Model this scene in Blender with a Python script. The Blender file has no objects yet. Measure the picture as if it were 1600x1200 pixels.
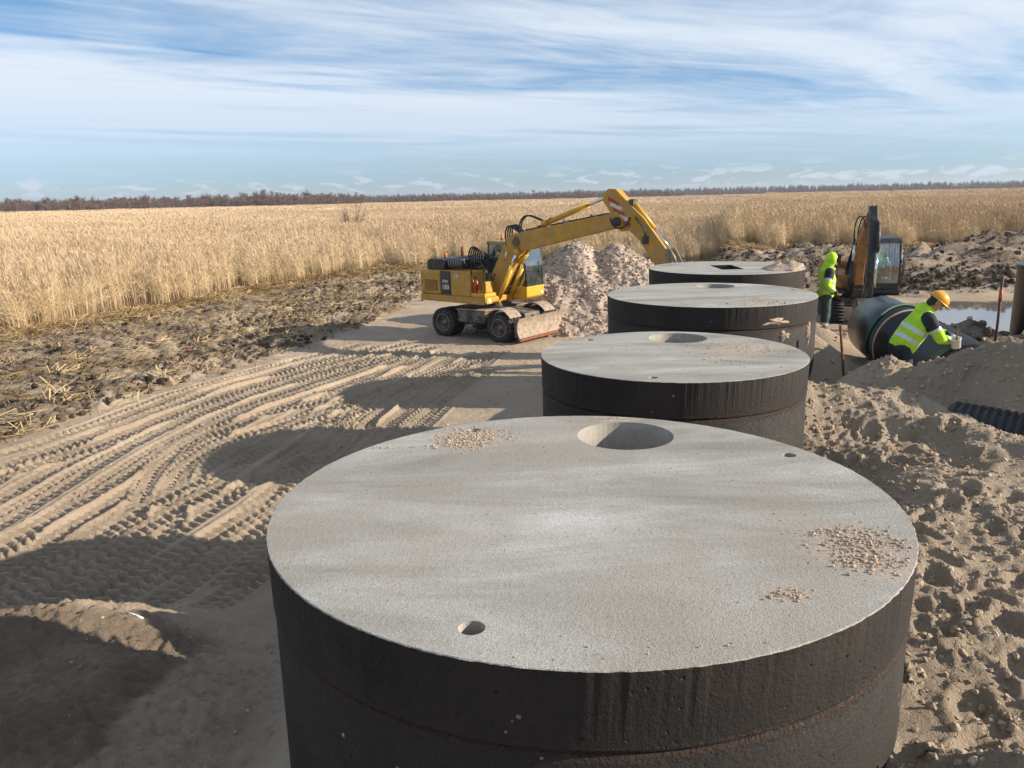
import bpy, bmesh, math, random
import numpy as np
from mathutils import Vector, Matrix, Euler

random.seed(7); rng = np.random.default_rng(7)
scene = bpy.context.scene
C = scene.collection
PI = math.pi
HAZE = .00022
def rad(a): return math.radians(a)

# ------------------------------------------------------------------ camera
EYE = np.array([0.0, 0.0, 4.7]); TOP = 3.0
F_PX, PITCH, ROLL = 1250.0, rad(13.19), rad(-1.25)      # fitted to the tank rims and the horizon (1600 px wide)
_cp, _sp, _c, _s = math.cos(PITCH), math.sin(PITCH), math.cos(ROLL), math.sin(ROLL)
_r0 = np.array([1, 0, 0.]); _u0 = np.array([0, _sp, _cp]); FWD = np.array([0, _cp, -_sp])
RIGHT = _c*_r0 + _s*_u0; UP = -_s*_r0 + _c*_u0
cam_d = bpy.data.cameras.new('camera'); cam = bpy.data.objects.new('camera', cam_d); C.objects.link(cam)
cam.matrix_world = Matrix(((RIGHT[0], UP[0], -FWD[0], EYE[0]), (RIGHT[1], UP[1], -FWD[1], EYE[1]),
                           (RIGHT[2], UP[2], -FWD[2], EYE[2]), (0, 0, 0, 1)))
cam_d.sensor_width = 36; cam_d.sensor_fit = 'HORIZONTAL'; cam_d.lens = 36*F_PX/1600
cam_d.clip_start = 0.05; cam_d.clip_end = 9000
scene.camera = cam
def pray(px, py): return FWD + RIGHT*(px-800)/F_PX - UP*(py-600)/F_PX
def at_z(px, py, z):            # where a photo pixel meets the level z
    d = pray(px, py); return EYE + d*((z-EYE[2])/d[2])
def at_y(px, py, y):            # a photo pixel at distance y
    d = pray(px, py); return EYE + d*(y/d[1])

# ------------------------------------------------------------------ sun, sky, exposure
SUN_AZ, SUN_EL = 97.0, 21.5
sun_d = bpy.data.lights.new('sun', 'SUN'); sun = bpy.data.objects.new('sun', sun_d); C.objects.link(sun)
sun_d.energy = 4.6; sun_d.angle = rad(0.55); sun_d.color = (1.0, 0.89, 0.74)
sdir = Vector((math.sin(rad(SUN_AZ))*math.cos(rad(SUN_EL)), math.cos(rad(SUN_AZ))*math.cos(rad(SUN_EL)), math.sin(rad(SUN_EL))))
sun.rotation_euler = sdir.to_track_quat('Z', 'Y').to_euler()
scene.view_settings.view_transform = 'Standard'; scene.view_settings.look = 'None'
scene.view_settings.gamma = 1.0; scene.view_settings.exposure = 0.75
scene.view_settings.use_curve_mapping = False

world = bpy.data.worlds.new('World'); scene.world = world; world.use_nodes = True
wt = world.node_tree; wt.nodes.clear()
class NT:
    def __init__(s, tree): s.t = tree; s.n = tree.nodes; s.l = tree.links
    def new(s, typ, **kw):
        n = s.n.new(typ)
        for k, v in kw.items():
            if k == 'inp':
                for a, b in v.items():
                    if hasattr(b, 'is_output') : s.l.new(b, n.inputs[a])
                    else: n.inputs[a].default_value = b
            else: setattr(n, k, v)
        return n
    def math(s, op, a, b=None, c=None, clamp=False):
        n = s.n.new('ShaderNodeMath'); n.operation = op; n.use_clamp = clamp
        for i, v in enumerate((a, b, c)):
            if v is None: continue
            if hasattr(v, 'is_output'): s.l.new(v, n.inputs[i])
            else: n.inputs[i].default_value = v
        return n.outputs[0]
    def noise(s, vec, scale, detail=4, rough=.55, dist=0.0, out=0):
        n = s.new('ShaderNodeTexNoise'); n.inputs['Scale'].default_value = scale
        n.inputs['Detail'].default_value = detail; n.inputs['Roughness'].default_value = rough
        n.inputs['Distortion'].default_value = dist
        if vec is not None: s.l.new(vec, n.inputs['Vector'])
        return n.outputs[out]
    def ramp(s, fac, stops, interp='LINEAR'):
        n = s.n.new('ShaderNodeValToRGB'); e = n.color_ramp.elements; n.color_ramp.interpolation = interp
        while len(e) < len(stops): e.new(0.5)
        for el, (p, c) in zip(e, stops):
            el.position = p; el.color = (c, c, c, 1) if not hasattr(c, '__len__') else (*c[:3], 1)
        s.l.new(fac, n.inputs[0]); return n.outputs[0]
    def mix(s, fac, a, b, blend='MIX'):
        n = s.n.new('ShaderNodeMix'); n.data_type = 'RGBA'; n.blend_type = blend
        for i, v in ((0, fac), (6, a), (7, b)):
            if hasattr(v, 'is_output'): s.l.new(v, n.inputs[i])
            else: n.inputs[i].default_value = v if i == 0 else (*v[:3], 1)
        return n.outputs[2]
    def smooth(s, v, lo, hi, a=0., b=1.):
        n = s.n.new('ShaderNodeMapRange'); n.interpolation_type = 'SMOOTHSTEP'
        s.l.new(v, n.inputs[0])
        for i, x in enumerate((lo, hi, a, b)): n.inputs[i+1].default_value = x
        return n.outputs[0]
w = NT(wt)
sky = w.new('ShaderNodeTexSky', sky_type='NISHITA'); sky.sun_disc = False
sky.sun_elevation = rad(SUN_EL); sky.sun_rotation = rad(SUN_AZ); sky.altitude = 5
sky.air_density = 1.0; sky.dust_density = 0.1; sky.ozone_density = 2.0
tc = w.new('ShaderNodeTexCoord'); sep = w.new('ShaderNodeSeparateXYZ'); w.l.new(tc.outputs['Generated'], sep.inputs[0])
zc = w.math('MAXIMUM', sep.outputs[2], 0.004)
u_ = w.math('DIVIDE', sep.outputs[0], zc); v_ = w.math('DIVIDE', sep.outputs[1], zc)
# cirrus streaks: the cloud sheet seen in plan, stretched along one bearing
ph = rad(52)
al = w.math('ADD', w.math('MULTIPLY', u_, math.sin(ph)), w.math('MULTIPLY', v_, math.cos(ph)))
ac = w.math('SUBTRACT', w.math('MULTIPLY', u_, math.cos(ph)), w.math('MULTIPLY', v_, math.sin(ph)))
def cvec(sa, sb, off):
    n = w.new('ShaderNodeCombineXYZ')
    w.l.new(w.math('MULTIPLY', al, sa), n.inputs[0]); w.l.new(w.math('MULTIPLY', ac, sb), n.inputs[1]); n.inputs[2].default_value = off
    return n.outputs[0]
s1 = w.noise(cvec(.15, .36, 3.1), 1.0, 5, .52, 1.1)
s2 = w.noise(cvec(.46, 1.15, 8.3), 1.0, 6, .60, 1.0)
s3 = w.noise(cvec(1.3, 4.0, 1.7), 1.0, 5, .65, .6)
st = w.math('ADD', w.math('ADD', w.math('MULTIPLY', s1, .62), w.math('MULTIPLY', s2, .29)), w.math('MULTIPLY', s3, .09))
elev = sep.outputs[2]
veil = w.math('MULTIPLY', w.smooth(elev, .030, .085), w.smooth(elev, .30, .10, .35, 1.0))  # high part kept cloudy, out of view, to whiten the fill light
m1 = w.math('MULTIPLY', w.smooth(w.math('ADD', st, w.math('MULTIPLY', veil, .15)), .44, .72), .92)
lowk = w.smooth(elev, .135, .05, 0, .8)
m1 = w.math('ADD', w.math('MULTIPLY', m1, w.math('SUBTRACT', 1.0, lowk)), w.math('MULTIPLY', lowk, .54))
m1 = w.math('MULTIPLY', m1, w.smooth(elev, .010, .075, .12, 1.0))
# low far cumulus just above the horizon
azn = w.math('ARCTAN2', sep.outputs[0], sep.outputs[1])
cv = w.new('ShaderNodeCombineXYZ'); w.l.new(w.math('MULTIPLY', azn, 24), cv.inputs[0]); w.l.new(w.math('MULTIPLY', elev, 95), cv.inputs[1])
pf = w.noise(cv.outputs[0], 1.0, 6, .62, .4)
band = w.math('MULTIPLY', w.smooth(elev, .004, .012), w.smooth(elev, .040, .018))
puff = w.math('MULTIPLY', w.smooth(pf, .52, .60), band)
sk = w.mix(1.0, sky.outputs[0], w.ramp(w.math('MULTIPLY', elev, 2.0, clamp=True), [(0.0, (.52, .73, 1.28)), (.10, (.54, .78, 1.22)), (.5, (.60, .90, 1.09)), (1.0, (.85, .95, 1.05))]), 'MULTIPLY')
cl = w.mix(m1, sk, (7.1, 7.8, 8.7))
cl = w.mix(w.math('MULTIPLY', puff, .6), cl, (6.6, 7.1, 8.2))
bg = w.new('ShaderNodeBackground'); w.l.new(cl, bg.inputs[0]); bg.inputs[1].default_value = 0.068
ow = w.new('ShaderNodeOutputWorld'); w.l.new(bg.outputs[0], ow.inputs[0])

# ------------------------------------------------------------------ helpers
def tag(o, label=None, cat=None, group=None, kind=None):
    if label: o['label'] = label
    if cat: o['category'] = cat
    if group: o['group'] = group
    if kind: o['kind'] = kind
    return o
def empty(name, loc=(0, 0, 0), rotz=0, parent=None):
    o = bpy.data.objects.new(name, None); C.objects.link(o); o.location = loc; o.rotation_euler = (0, 0, rotz)
    o.empty_display_size = .2
    if parent: o.parent = parent
    return o
def put(name, me, mats, parent=None, bevel=0, smooth=False, seg=2):
    o = bpy.data.objects.new(name, me); C.objects.link(o)
    if not isinstance(mats, (list, tuple)): mats = [mats]
    if len(me.materials) == 0:
        for m in mats: me.materials.append(m)
    if parent: o.parent = parent
    if smooth:
        me.polygons.foreach_set('use_smooth', [True]*len(me.polygons))
    if bevel:
        b = o.modifiers.new('bevel', 'BEVEL'); b.width = bevel; b.segments = seg; b.limit_method = 'ANGLE'; b.angle_limit = rad(40)
    return o
class MB:
    """collects boxes, prisms, bars and tubes into ONE mesh"""
    def __init__(s): s.v = []; s.f = []; s.m = []; s.sm = []
    def add(s, vs, fs, mi=0, smooth=False):
        b = len(s.v); s.v += [tuple(map(float, p)) for p in vs]
        for f in fs: s.f.append(tuple(i+b for i in f)); s.m.append(mi); s.sm.append(smooth)
        return s
    def box(s, a, b, mi=0):
        (x0, y0, z0), (x1, y1, z1) = a, b
        vs = [(x0,y0,z0),(x1,y0,z0),(x1,y1,z0),(x0,y1,z0),(x0,y0,z1),(x1,y0,z1),(x1,y1,z1),(x0,y1,z1)]
        return s.add(vs, [(0,3,2,1),(4,5,6,7),(0,1,5,4),(1,2,6,5),(2,3,7,6),(3,0,4,7)], mi)
    def prism(s, poly, y0, y1, mi=0):       # poly in (x, z), extruded along y
        n = len(poly); area = sum(poly[i][0]*poly[(i+1)%n][1]-poly[(i+1)%n][0]*poly[i][1] for i in range(n))
        if area < 0: poly = poly[::-1]
        vs = [(x, y0, z) for x, z in poly]+[(x, y1, z) for x, z in poly]
        fs = [tuple(range(n)), tuple(range(2*n-1, n-1, -1))]+[((i+1)%n, i, n+i, n+(i+1)%n) for i in range(n)]
        return s.add(vs, fs, mi)
    def bar(s, p, q, r0, r1=None, n=12, mi=0, caps=True):
        r1 = r0 if r1 is None else r1
        return s.tube([p, q], [r0, r1], n, mi, caps)
    def tube(s, path, r, n=8, mi=0, caps=True):
        path = [Vector(p) for p in path]; k = len(path)
        rs = r if hasattr(r, '__len__') else [r]*k
        t0 = (path[1]-path[0]).normalized()
        up = Vector((0, 0, 1)) if abs(t0.z) < .9 else Vector((1, 0, 0))
        nx = t0.cross(up).normalized(); vs = []; fs = []
        for i, p in enumerate(path):
            t = (path[min(i+1, k-1)]-path[max(i-1, 0)]).normalized()
            nx = (nx-t*nx.dot(t)).normalized(); ny = t.cross(nx)
            for j in range(n):
                a = 2*PI*j/n; vs.append(p+(nx*math.cos(a)+ny*math.sin(a))*rs[i])
        for i in range(k-1):
            for j in range(n):
                fs.append((i*n+j, i*n+(j+1)%n, (i+1)*n+(j+1)%n, (i+1)*n+j))
        s.add(vs, fs, mi, True)
        if caps:
            b = len(s.v)-k*n
            s.f.append(tuple(b+j for j in range(n))[::-1]); s.m.append(mi); s.sm.append(False)
            s.f.append(tuple(b+(k-1)*n+j for j in range(n))); s.m.append(mi); s.sm.append(False)
        return s
    def lathe(s, prof, c, axis='y', n=32, mi=0, smooth=True):   # prof: (r, t) along the axis
        vs = []; fs = []; k = len(prof)
        for r, t in prof:
            for j in range(n):
                a = 2*PI*j/n; ca, sa = r*math.cos(a), r*math.sin(a)
                vs.append((c[0]+ca, c[1]+t, c[2]+sa) if axis == 'y' else (c[0]+ca, c[1]+sa, c[2]+t) if axis == 'z' else (c[0]+t, c[1]+ca, c[2]+sa))
        for i in range(k-1):
            for j in range(n): fs.append((i*n+j, (i+1)*n+j, (i+1)*n+(j+1)%n, i*n+(j+1)%n))
        return s.add(vs, fs, mi, smooth)
    def mesh(s, name):
        me = bpy.data.meshes.new(name); me.from_pydata(s.v, [], s.f)
        me.polygons.foreach_set('material_index', s.m); me.polygons.foreach_set('use_smooth', s.sm)
        bm = bmesh.new(); bm.from_mesh(me); bmesh.ops.recalc_face_normals(bm, faces=bm.faces); bm.to_mesh(me); bm.free()
        return me
    def build(s, name, mats, parent=None, bevel=0, seg=2): return put(name, s.mesh(name), mats, parent, bevel, seg=seg)
def arc(p0, p1, h, n=12, sag=(0, 0, 1)):
    p0, p1, sag = Vector(p0), Vector(p1), Vector(sag)
    return [p0.lerp(p1, t)+sag*h*4*t*(1-t) for t in [i/n for i in range(n+1)]]
def bez(pts, n=16):
    P = [Vector(p) for p in pts]; out = []
    for i in range(n+1):
        Q = list(P); t = i/n
        while len(Q) > 1: Q = [a.lerp(b, t) for a, b in zip(Q, Q[1:])]
        out.append(Q[0])
    return out
def copy_tree(o, parent=None):
    c = o.copy(); C.objects.link(c)
    if parent: c.parent = parent
    for ch in list(o.children): copy_tree(ch, c)
    return c

# numpy gradient noise
_perm = rng.permutation(4096); _ang = rng.random(4096)*2*PI; _gx, _gy = np.cos(_ang), np.sin(_ang)
def pn(x, y, seed=0):
    xi = np.floor(x).astype(np.int64); yi = np.floor(y).astype(np.int64); xf = x-xi; yf = y-yi
    u = xf*xf*xf*(xf*(xf*6-15)+10); v = yf*yf*yf*(yf*(yf*6-15)+10)
    def g(i, j, dx, dy):
        h = _perm[(_perm[(i+seed*131) & 4095]+j) & 4095]; return _gx[h]*dx+_gy[h]*dy
    a = g(xi, yi, xf, yf); b = g(xi+1, yi, xf-1, yf); c = g(xi, yi+1, xf, yf-1); d = g(xi+1, yi+1, xf-1, yf-1)
    return ((a*(1-u)+b*u)*(1-v)+(c*(1-u)+d*u)*v)*1.5
def fbm(x, y, sc, octv=4, gain=.5, seed=0):
    o = 0; a = 1; f = 1/sc
    for k in range(octv): o = o+a*pn(x*f+k*17.3, y*f-k*9.1, seed+k); a *= gain; f *= 2.03
    return o
def sst(x, a, b):
    t = np.clip((x-a)/(b-a), 0, 1); return t*t*(3-2*t)

# ------------------------------------------------------------------ materials
def mat(name, col, rough=.6, metal=0, nscale=0, var=.25, col2=None, bump=0, bscale=60, detail=5, coat=0, spec=.5, dust=None, dustamt=.5, dscale=3):
    m = bpy.data.materials.new(name); m.use_nodes = True; t = NT(m.node_tree); b = t.n['Principled BSDF']
    b.inputs['Roughness'].default_value = rough; b.inputs['Metallic'].default_value = metal
    b.inputs['Specular IOR Level'].default_value = spec
    if coat: b.inputs['Coat Weight'].default_value = coat; b.inputs['Coat Roughness'].default_value = .15
    tc = t.new('ShaderNodeTexCoord').outputs['Object']
    c = None
    if nscale:
        n = t.noise(tc, nscale, detail, .6)
        lo = tuple(x*(1-var) for x in col); hi = col2 or tuple(min(1, x*(1+var)) for x in col)
        c = t.ramp(n, [(.32, lo), (.68, hi)])
    if dust:
        n2 = t.ramp(t.noise(tc, dscale, 7, .68), [(.62-dustamt*.35, 0.), (.80-dustamt*.25, 1.)])
        c = t.mix(n2, c if c is not None else col, dust)
        r = t.smooth(n2, 0, 1, rough, .95); t.l.new(r, b.inputs['Roughness'])
    if c is not None: t.l.new(c, b.inputs['Base Color'])
    else: b.inputs['Base Color'].default_value = (*col, 1)
    if bump:
        bn = t.new('ShaderNodeBump'); bn.inputs['Strength'].default_value = bump; bn.inputs['Distance'].default_value = .01
        t.l.new(t.noise(tc, bscale, 5, .65), bn.inputs['Height']); t.l.new(bn.outputs[0], b.inputs['Normal'])
    return m
SAND = (.50, .385, .275)
M = {}
M['yellow'] = mat('yellow_paint', (.50, .26, .018), .42, nscale=2.5, var=.18, dust=(.33, .25, .15), dustamt=.42, dscale=4)
M['yellow_clean'] = mat('yellow_paint_clean', (.62, .35, .02), .38, nscale=3, var=.12, dust=(.36, .27, .15), dustamt=.25, dscale=6)
M['black'] = mat('black_paint', (.018, .019, .022), .45, nscale=6, var=.3, dust=(.16, .13, .10), dustamt=.3, dscale=7)
M['rubber'] = mat('rubber', (.017, .017, .018), .8, nscale=9, var=.3)
M['tyre'] = mat('tyre_rubber', (.022, .021, .021), .85, nscale=9, var=.3, dust=(.16, .125, .095), dustamt=.30, dscale=9, bump=.3)
M['rim'] = mat('wheel_rim', (.24, .23, .215), .6, nscale=8, dust=(.22, .17, .13), dustamt=.5, dscale=8)
M['frame'] = mat('dirty_chassis', (.035, .034, .034), .7, nscale=5, dust=(.27, .21, .155), dustamt=.55, dscale=4)
M['dusty'] = mat('sand_caked_steel', (.34, .265, .20), .85, nscale=7, var=.3, dust=(.13, .07, .035), dustamt=.25, dscale=8, bump=.4)
M['chrome'] = mat('chrome', (.75, .76, .78), .16, 1.0)
M['red'] = mat('red_paint', (.45, .02, .015), .35)
M['red_print'] = mat('red_stripe', (.42, .045, .025), .5, nscale=12, var=.3, dust=(.4, .27, .1), dustamt=.3, dscale=14)
M['white_print'] = mat('white_stripe', (.66, .64, .58), .5, nscale=12, var=.2, dust=(.4, .27, .1), dustamt=.3, dscale=14)
M['white'] = mat('white_paint', (.75, .75, .73), .5)
M['blue_print'] = mat('blue_print', (.03, .12, .35), .5)
M['lamp'] = mat('lamp_glass', (.75, .75, .75), .15, nscale=30, var=.1)
M['orange_lens'] = mat('orange_lens', (.75, .16, .015), .25)
M['seat'] = mat('seat_cloth', (.03, .03, .035), .9)
M['orange'] = mat('worn_orange_paint', (.36, .15, .035), .5, nscale=4, var=.25, dust=(.10, .07, .045), dustamt=.42, dscale=6)
M['hdpe'] = mat('black_polyethylene', (.012, .013, .016), .36, nscale=4, var=.3, dust=(.10, .08, .065), dustamt=.02, dscale=2.5)
M['pipe'] = mat('black_pipe_plastic', (.010, .011, .014), .33, nscale=3, dust=(.10, .08, .065), dustamt=.05, dscale=3)
M['lime'] = mat('lime_jacket', (.42, .72, .025), .75, nscale=9, var=.16, bump=.5, bscale=14)
M['navy'] = mat('dark_cloth', (.018, .024, .03), .85, nscale=10, var=.3)
M['green_cloth'] = mat('dark_green_trousers', (.022, .06, .055), .85, nscale=10, var=.35, dust=(.22, .17, .12), dustamt=.28, dscale=7, bump=.5, bscale=16)
M['reflect'] = mat('silver_tape', (.62, .64, .64), .32, .35)
M['skin'] = mat('skin', (.44, .24, .165), .55, nscale=20, var=.12)
M['hair'] = mat('dark_hair', (.03, .02, .015), .7)
M['boot'] = mat('boot_rubber', (.015, .015, .014), .6, dust=(.28, .215, .155), dustamt=.5, dscale=9, nscale=9)
M['helmet'] = mat('helmet_plastic', (.78, .38, .012), .28, coat=.3)
M['glove'] = mat('work_glove', (.38, .38, .38), .85, nscale=25)
M['bucket_white'] = mat('white_bucket', (.72, .73, .68), .5, nscale=9, var=.12)
M['bucket_green'] = mat('green_paste', (.25, .55, .38), .5, nscale=20)
M['strap'] = mat('tan_strap', (.48, .36, .20), .8, nscale=12)
M['hose_green'] = mat('green_hose', (.018, .09, .05), .5, nscale=10)
M['stake_red'] = mat('red_stake', (.10, .022, .02), .6, nscale=14, dust=(.09, .06, .05), dustamt=.45, dscale=9)
M['rust'] = mat('rusty_iron', (.20, .075, .03), .85, nscale=20, var=.4)
M['conc_in'] = mat('hole_concrete', (.36, .335, .29), .9, nscale=8, var=.15, bump=.4, bscale=90)
M['trunk'] = mat('bare_bark', (.075, .052, .042), .9, nscale=.6, var=.3)
M['twig'] = mat('bare_twigs', (.20, .125, .095), .9, nscale=.25, var=.35)
M['conifer'] = mat('far_conifer', (.04, .055, .058), .95, nscale=.05, var=.3)
def glass_mat(name, tint, gloss=.25):
    m = bpy.data.materials.new(name); m.use_nodes = True; t = NT(m.node_tree); t.n.clear()
    tr = t.new('ShaderNodeBsdfTransparent'); tr.inputs[0].default_value = (*tint, 1)
    gl = t.new('ShaderNodeBsdfGlossy'); gl.inputs['Roughness'].default_value = .06; gl.inputs[0].default_value = (.9, .95, 1, 1)
    df = t.new('ShaderNodeBsdfDiffuse'); df.inputs[0].default_value = (.30, .32, .31, 1)
    fr = t.new('ShaderNodeFresnel'); fr.inputs[0].default_value = 1.5
    a = t.new('ShaderNodeMixShader'); t.l.new(t.math('ADD', fr.outputs[0], gloss, clamp=True), a.inputs[0]); t.l.new(tr.outputs[0], a.inputs[1]); t.l.new(gl.outputs[0], a.inputs[2])
    tcn = t.new('ShaderNodeTexCoord').outputs['Object']
    b = t.new('ShaderNodeMixShader'); t.l.new(t.smooth(t.noise(tcn, 3, 6, .7), .45, .85, .03, .30), b.inputs[0]); t.l.new(a.outputs[0], b.inputs[1]); t.l.new(df.outputs[0], b.inputs[2])
    o = t.new('ShaderNodeOutputMaterial'); t.l.new(b.outputs[0], o.inputs[0]); return m
M['glass'] = glass_mat('cab_glass', (.62, .74, .76), .22)

def concrete_mat(name, seed, warm, stains=()):
    m = bpy.data.materials.new(name); m.use_nodes = True; t = NT(m.node_tree); b = t.n['Principled BSDF']
    co = t.new('ShaderNodeTexCoord').outputs['Object']
    mp = t.new('ShaderNodeMapping'); t.l.new(co, mp.inputs[0]); mp.inputs['Location'].default_value = (seed*3.1, seed*1.7, 0)
    mp.inputs['Rotation'].default_value = (0, 0, rad(-22)); mp.inputs['Scale'].default_value = (.45, 1.5, 1)
    big = t.noise(mp.outputs[0], 1.3, 8, .66, .5)                      # trowel sweeps
    mp2 = t.new('ShaderNodeMapping'); t.l.new(co, mp2.inputs[0]); mp2.inputs['Location'].default_value = (seed*5.1, seed, 0)
    blot = t.noise(mp2.outputs[0], 1.1, 5, .6)
    fine = t.noise(mp2.outputs[0], 150, 3, .7); mid = t.noise(mp2.outputs[0], 34, 4, .7)
    c = t.ramp(big, [(.30, (.25, .232, .195)), (.48, (.395, .382, .345)), (.70, (.60, .592, .56))])
    c = t.mix(t.smooth(blot, .40, .64, 0, warm), c, (.36, .32, .27))
    c = t.mix(t.smooth(mid, .54, .72, 0, .5), c, (.22, .20, .17))
    c = t.mix(t.smooth(fine, .48, .66, 0, .75), c, (.15, .138, .12))
    c = t.mix(t.smooth(fine, .44, .30, 0, .5), c, (.66, .63, .56))
    for (sx, sy, sr) in stains:
        vm = t.new('ShaderNodeVectorMath', operation='DISTANCE'); t.l.new(co, vm.inputs[0]); vm.inputs[1].default_value = (sx, sy, TOP)
        k_ = t.math('MULTIPLY', t.smooth(t.math('ADD', vm.outputs['Value'], t.math('MULTIPLY', t.math('SUBTRACT', mid, .5), .30)), sr*.35, sr*1.1, 1, 0), t.smooth(t.noise(co, 22, 5, .7), .42, .56))
        c = t.mix(t.math('MULTIPLY', k_, .85), c, (.50, .385, .285))
    t.l.new(c, b.inputs['Base Color']); b.inputs['Roughness'].default_value = .92; b.inputs['Specular IOR Level'].default_value = .25
    bp = t.new('ShaderNodeBump'); bp.inputs['Strength'].default_value = .9; bp.inputs['Distance'].default_value = .009
    hsum = t.math('ADD', t.math('MULTIPLY', fine, .5), t.math('ADD', t.math('MULTIPLY', mid, .7), t.math('MULTIPLY', big, .5)))
    t.l.new(hsum, bp.inputs['Height']); t.l.new(bp.outputs[0], b.inputs['Normal']); return m
def bitumen_mat():
    m = bpy.data.materials.new('bitumen_coating'); m.use_nodes = True; t = NT(m.node_tree); b = t.n['Principled BSDF']
    co = t.new('ShaderNodeTexCoord').outputs['Object']
    n = t.noise(co, 2.2, 6, .62); f = t.noise(co, 45, 4, .7)
    mp = t.new('ShaderNodeMapping'); t.l.new(co, mp.inputs[0]); mp.inputs['Scale'].default_value = (9, 9, .8)
    stk = t.noise(mp.outputs[0], 2.0, 5, .65)
    c = t.ramp(n, [(.3, (.012, .0105, .010)), (.7, (.030, .0225, .0185))])
    c = t.mix(t.smooth(stk, .50, .78, 0, .16), c, (.060, .045, .037))
    sz = t.new('ShaderNodeSeparateXYZ'); t.l.new(co, sz.inputs[0])
    jd = t.math('ABSOLUTE', t.math('SUBTRACT', t.math('ADD', sz.outputs[2], t.math('MULTIPLY', t.math('SUBTRACT', n, .5), .05)), TOP-.37))
    jb = t.math('MULTIPLY', t.smooth(jd, .010, .045, 1, 0), t.smooth(f, .42, .58))
    c = t.mix(t.math('MULTIPLY', jb, .8), c, (.060, .030, .020))
    vo = t.new('ShaderNodeTexVoronoi'); vo.inputs['Scale'].default_value = 15; t.l.new(co, vo.inputs['Vector'])
    hole = t.smooth(vo.outputs['Distance'], .10, .16, 1, 0)            # blow-holes in the cast face
    sel = t.smooth(t.noise(co, 6, 2), .50, .58)
    hole = t.math('MULTIPLY', hole, sel)
    c = t.mix(hole, c, (.008, .007, .007))
    vo2 = t.new('ShaderNodeTexVoronoi'); vo2.inputs['Scale'].default_value = 6.5; t.l.new(co, vo2.inputs['Vector'])
    spot = t.math('MULTIPLY', t.smooth(t.math('ADD', vo2.outputs['Distance'], t.math('MULTIPLY', f, .12)), .10, .14, 1, 0), t.smooth(t.noise(co, 2.4, 2), .56, .62))
    c = t.mix(spot, c, (.40, .35, .29))
    t.l.new(c, b.inputs['Base Color']); b.inputs['Specular IOR Level'].default_value = .35
    t.l.new(t.smooth(f, .3, .7, .62, .85), b.inputs['Roughness'])
    bp = t.new('ShaderNodeBump'); bp.inputs['Strength'].default_value = .6; bp.inputs['Distance'].default_value = .012
    t.l.new(t.math('SUBTRACT', t.math('ADD', f, t.math('ADD', t.math('MULTIPLY', stk, .12), jb)), t.math('MULTIPLY', hole, 1.6)), bp.inputs['Height'])
    t.l.new(bp.outputs[0], b.inputs['Normal']); return m
M['bitumen'] = bitumen_mat()
def ground_mat():
    m = bpy.data.materials.new('sandy_ground'); m.use_nodes = True; t = NT(m.node_tree); b = t.n['Principled BSDF']
    co = t.new('ShaderNodeTexCoord').outputs['Object']
    at = lambda nme: t.new('ShaderNodeAttribute', attribute_name=nme).outputs['Fac']
    peat, wet, straw = at('peat'), at('wet'), at('straw')
    n0 = t.noise(co, .55, 5, .6); n1 = t.noise(co, 4.5, 6, .68); n2 = t.noise(co, 38, 4, .7); n3 = t.noise(co, 130, 3, .7); n4 = t.noise(co, 17, 5, .75)
    c = t.ramp(n0, [(.3, (.43, .335, .24)), (.7, (.58, .465, .345))])
    c = t.mix(t.smooth(n1, .52, .75, 0, .45), c, (.30, .225, .16))
    c = t.mix(t.smooth(n3, .55, .72, 0, .35), c, (.26, .20, .15))
    c = t.mix(t.smooth(n3, .45, .28, 0, .35), c, (.64, .53, .41))
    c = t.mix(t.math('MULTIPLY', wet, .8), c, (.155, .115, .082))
    pm = t.math('MULTIPLY', peat, t.smooth(t.math('ADD', t.math('MULTIPLY', n1, .6), t.math('MULTIPLY', n2, .4)), .40, .60, .30, 1.0))
    c = t.mix(pm, c, (.058, .044, .033))
    sm = t.math('MULTIPLY', straw, t.smooth(n2, .38, .6))
    c = t.mix(sm, c, (.34, .215, .095))
    t.l.new(c, b.inputs['Base Color']); b.inputs['Roughness'].default_value = .97; b.inputs['Specular IOR Level'].default_value = .15
    bp = t.new('ShaderNodeBump'); bp.inputs['Strength'].default_value = 1.0; bp.inputs['Distance'].default_value = .05
    t.l.new(t.math('ADD', t.math('ADD', t.math('MULTIPLY', n2, .8), t.math('MULTIPLY', n3, .45)), t.math('MULTIPLY', n4, .9)), bp.inputs['Height'])
    t.l.new(bp.outputs[0], b.inputs['Normal']); return m
M['ground'] = ground_mat()
def clod_mat(name, a, bcol):
    m = bpy.data.materials.new(name); m.use_nodes = True; t = NT(m.node_tree); b = t.n['Principled BSDF']
    r = t.new('ShaderNodeObjectInfo').outputs['Random']; c = t.ramp(r, [(0, a), (1, bcol)])
    t.l.new(c, b.inputs['Base Color']); b.inputs['Roughness'].default_value = .96; b.inputs['Specular IOR Level'].default_value = .15; return m
M['clod'] = clod_mat('sand_clod', (.33, .25, .175), (.48, .375, .275))
M['peatclod'] = clod_mat('peat_clod', (.035, .026, .02), (.17, .125, .085))
M['pebble'] = clod_mat('pebble', (.22, .17, .14), (.58, .47, .37))
M['strawbit'] = clod_mat('straw_bit', (.20, .11, .045), (.62, .46, .24))
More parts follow.
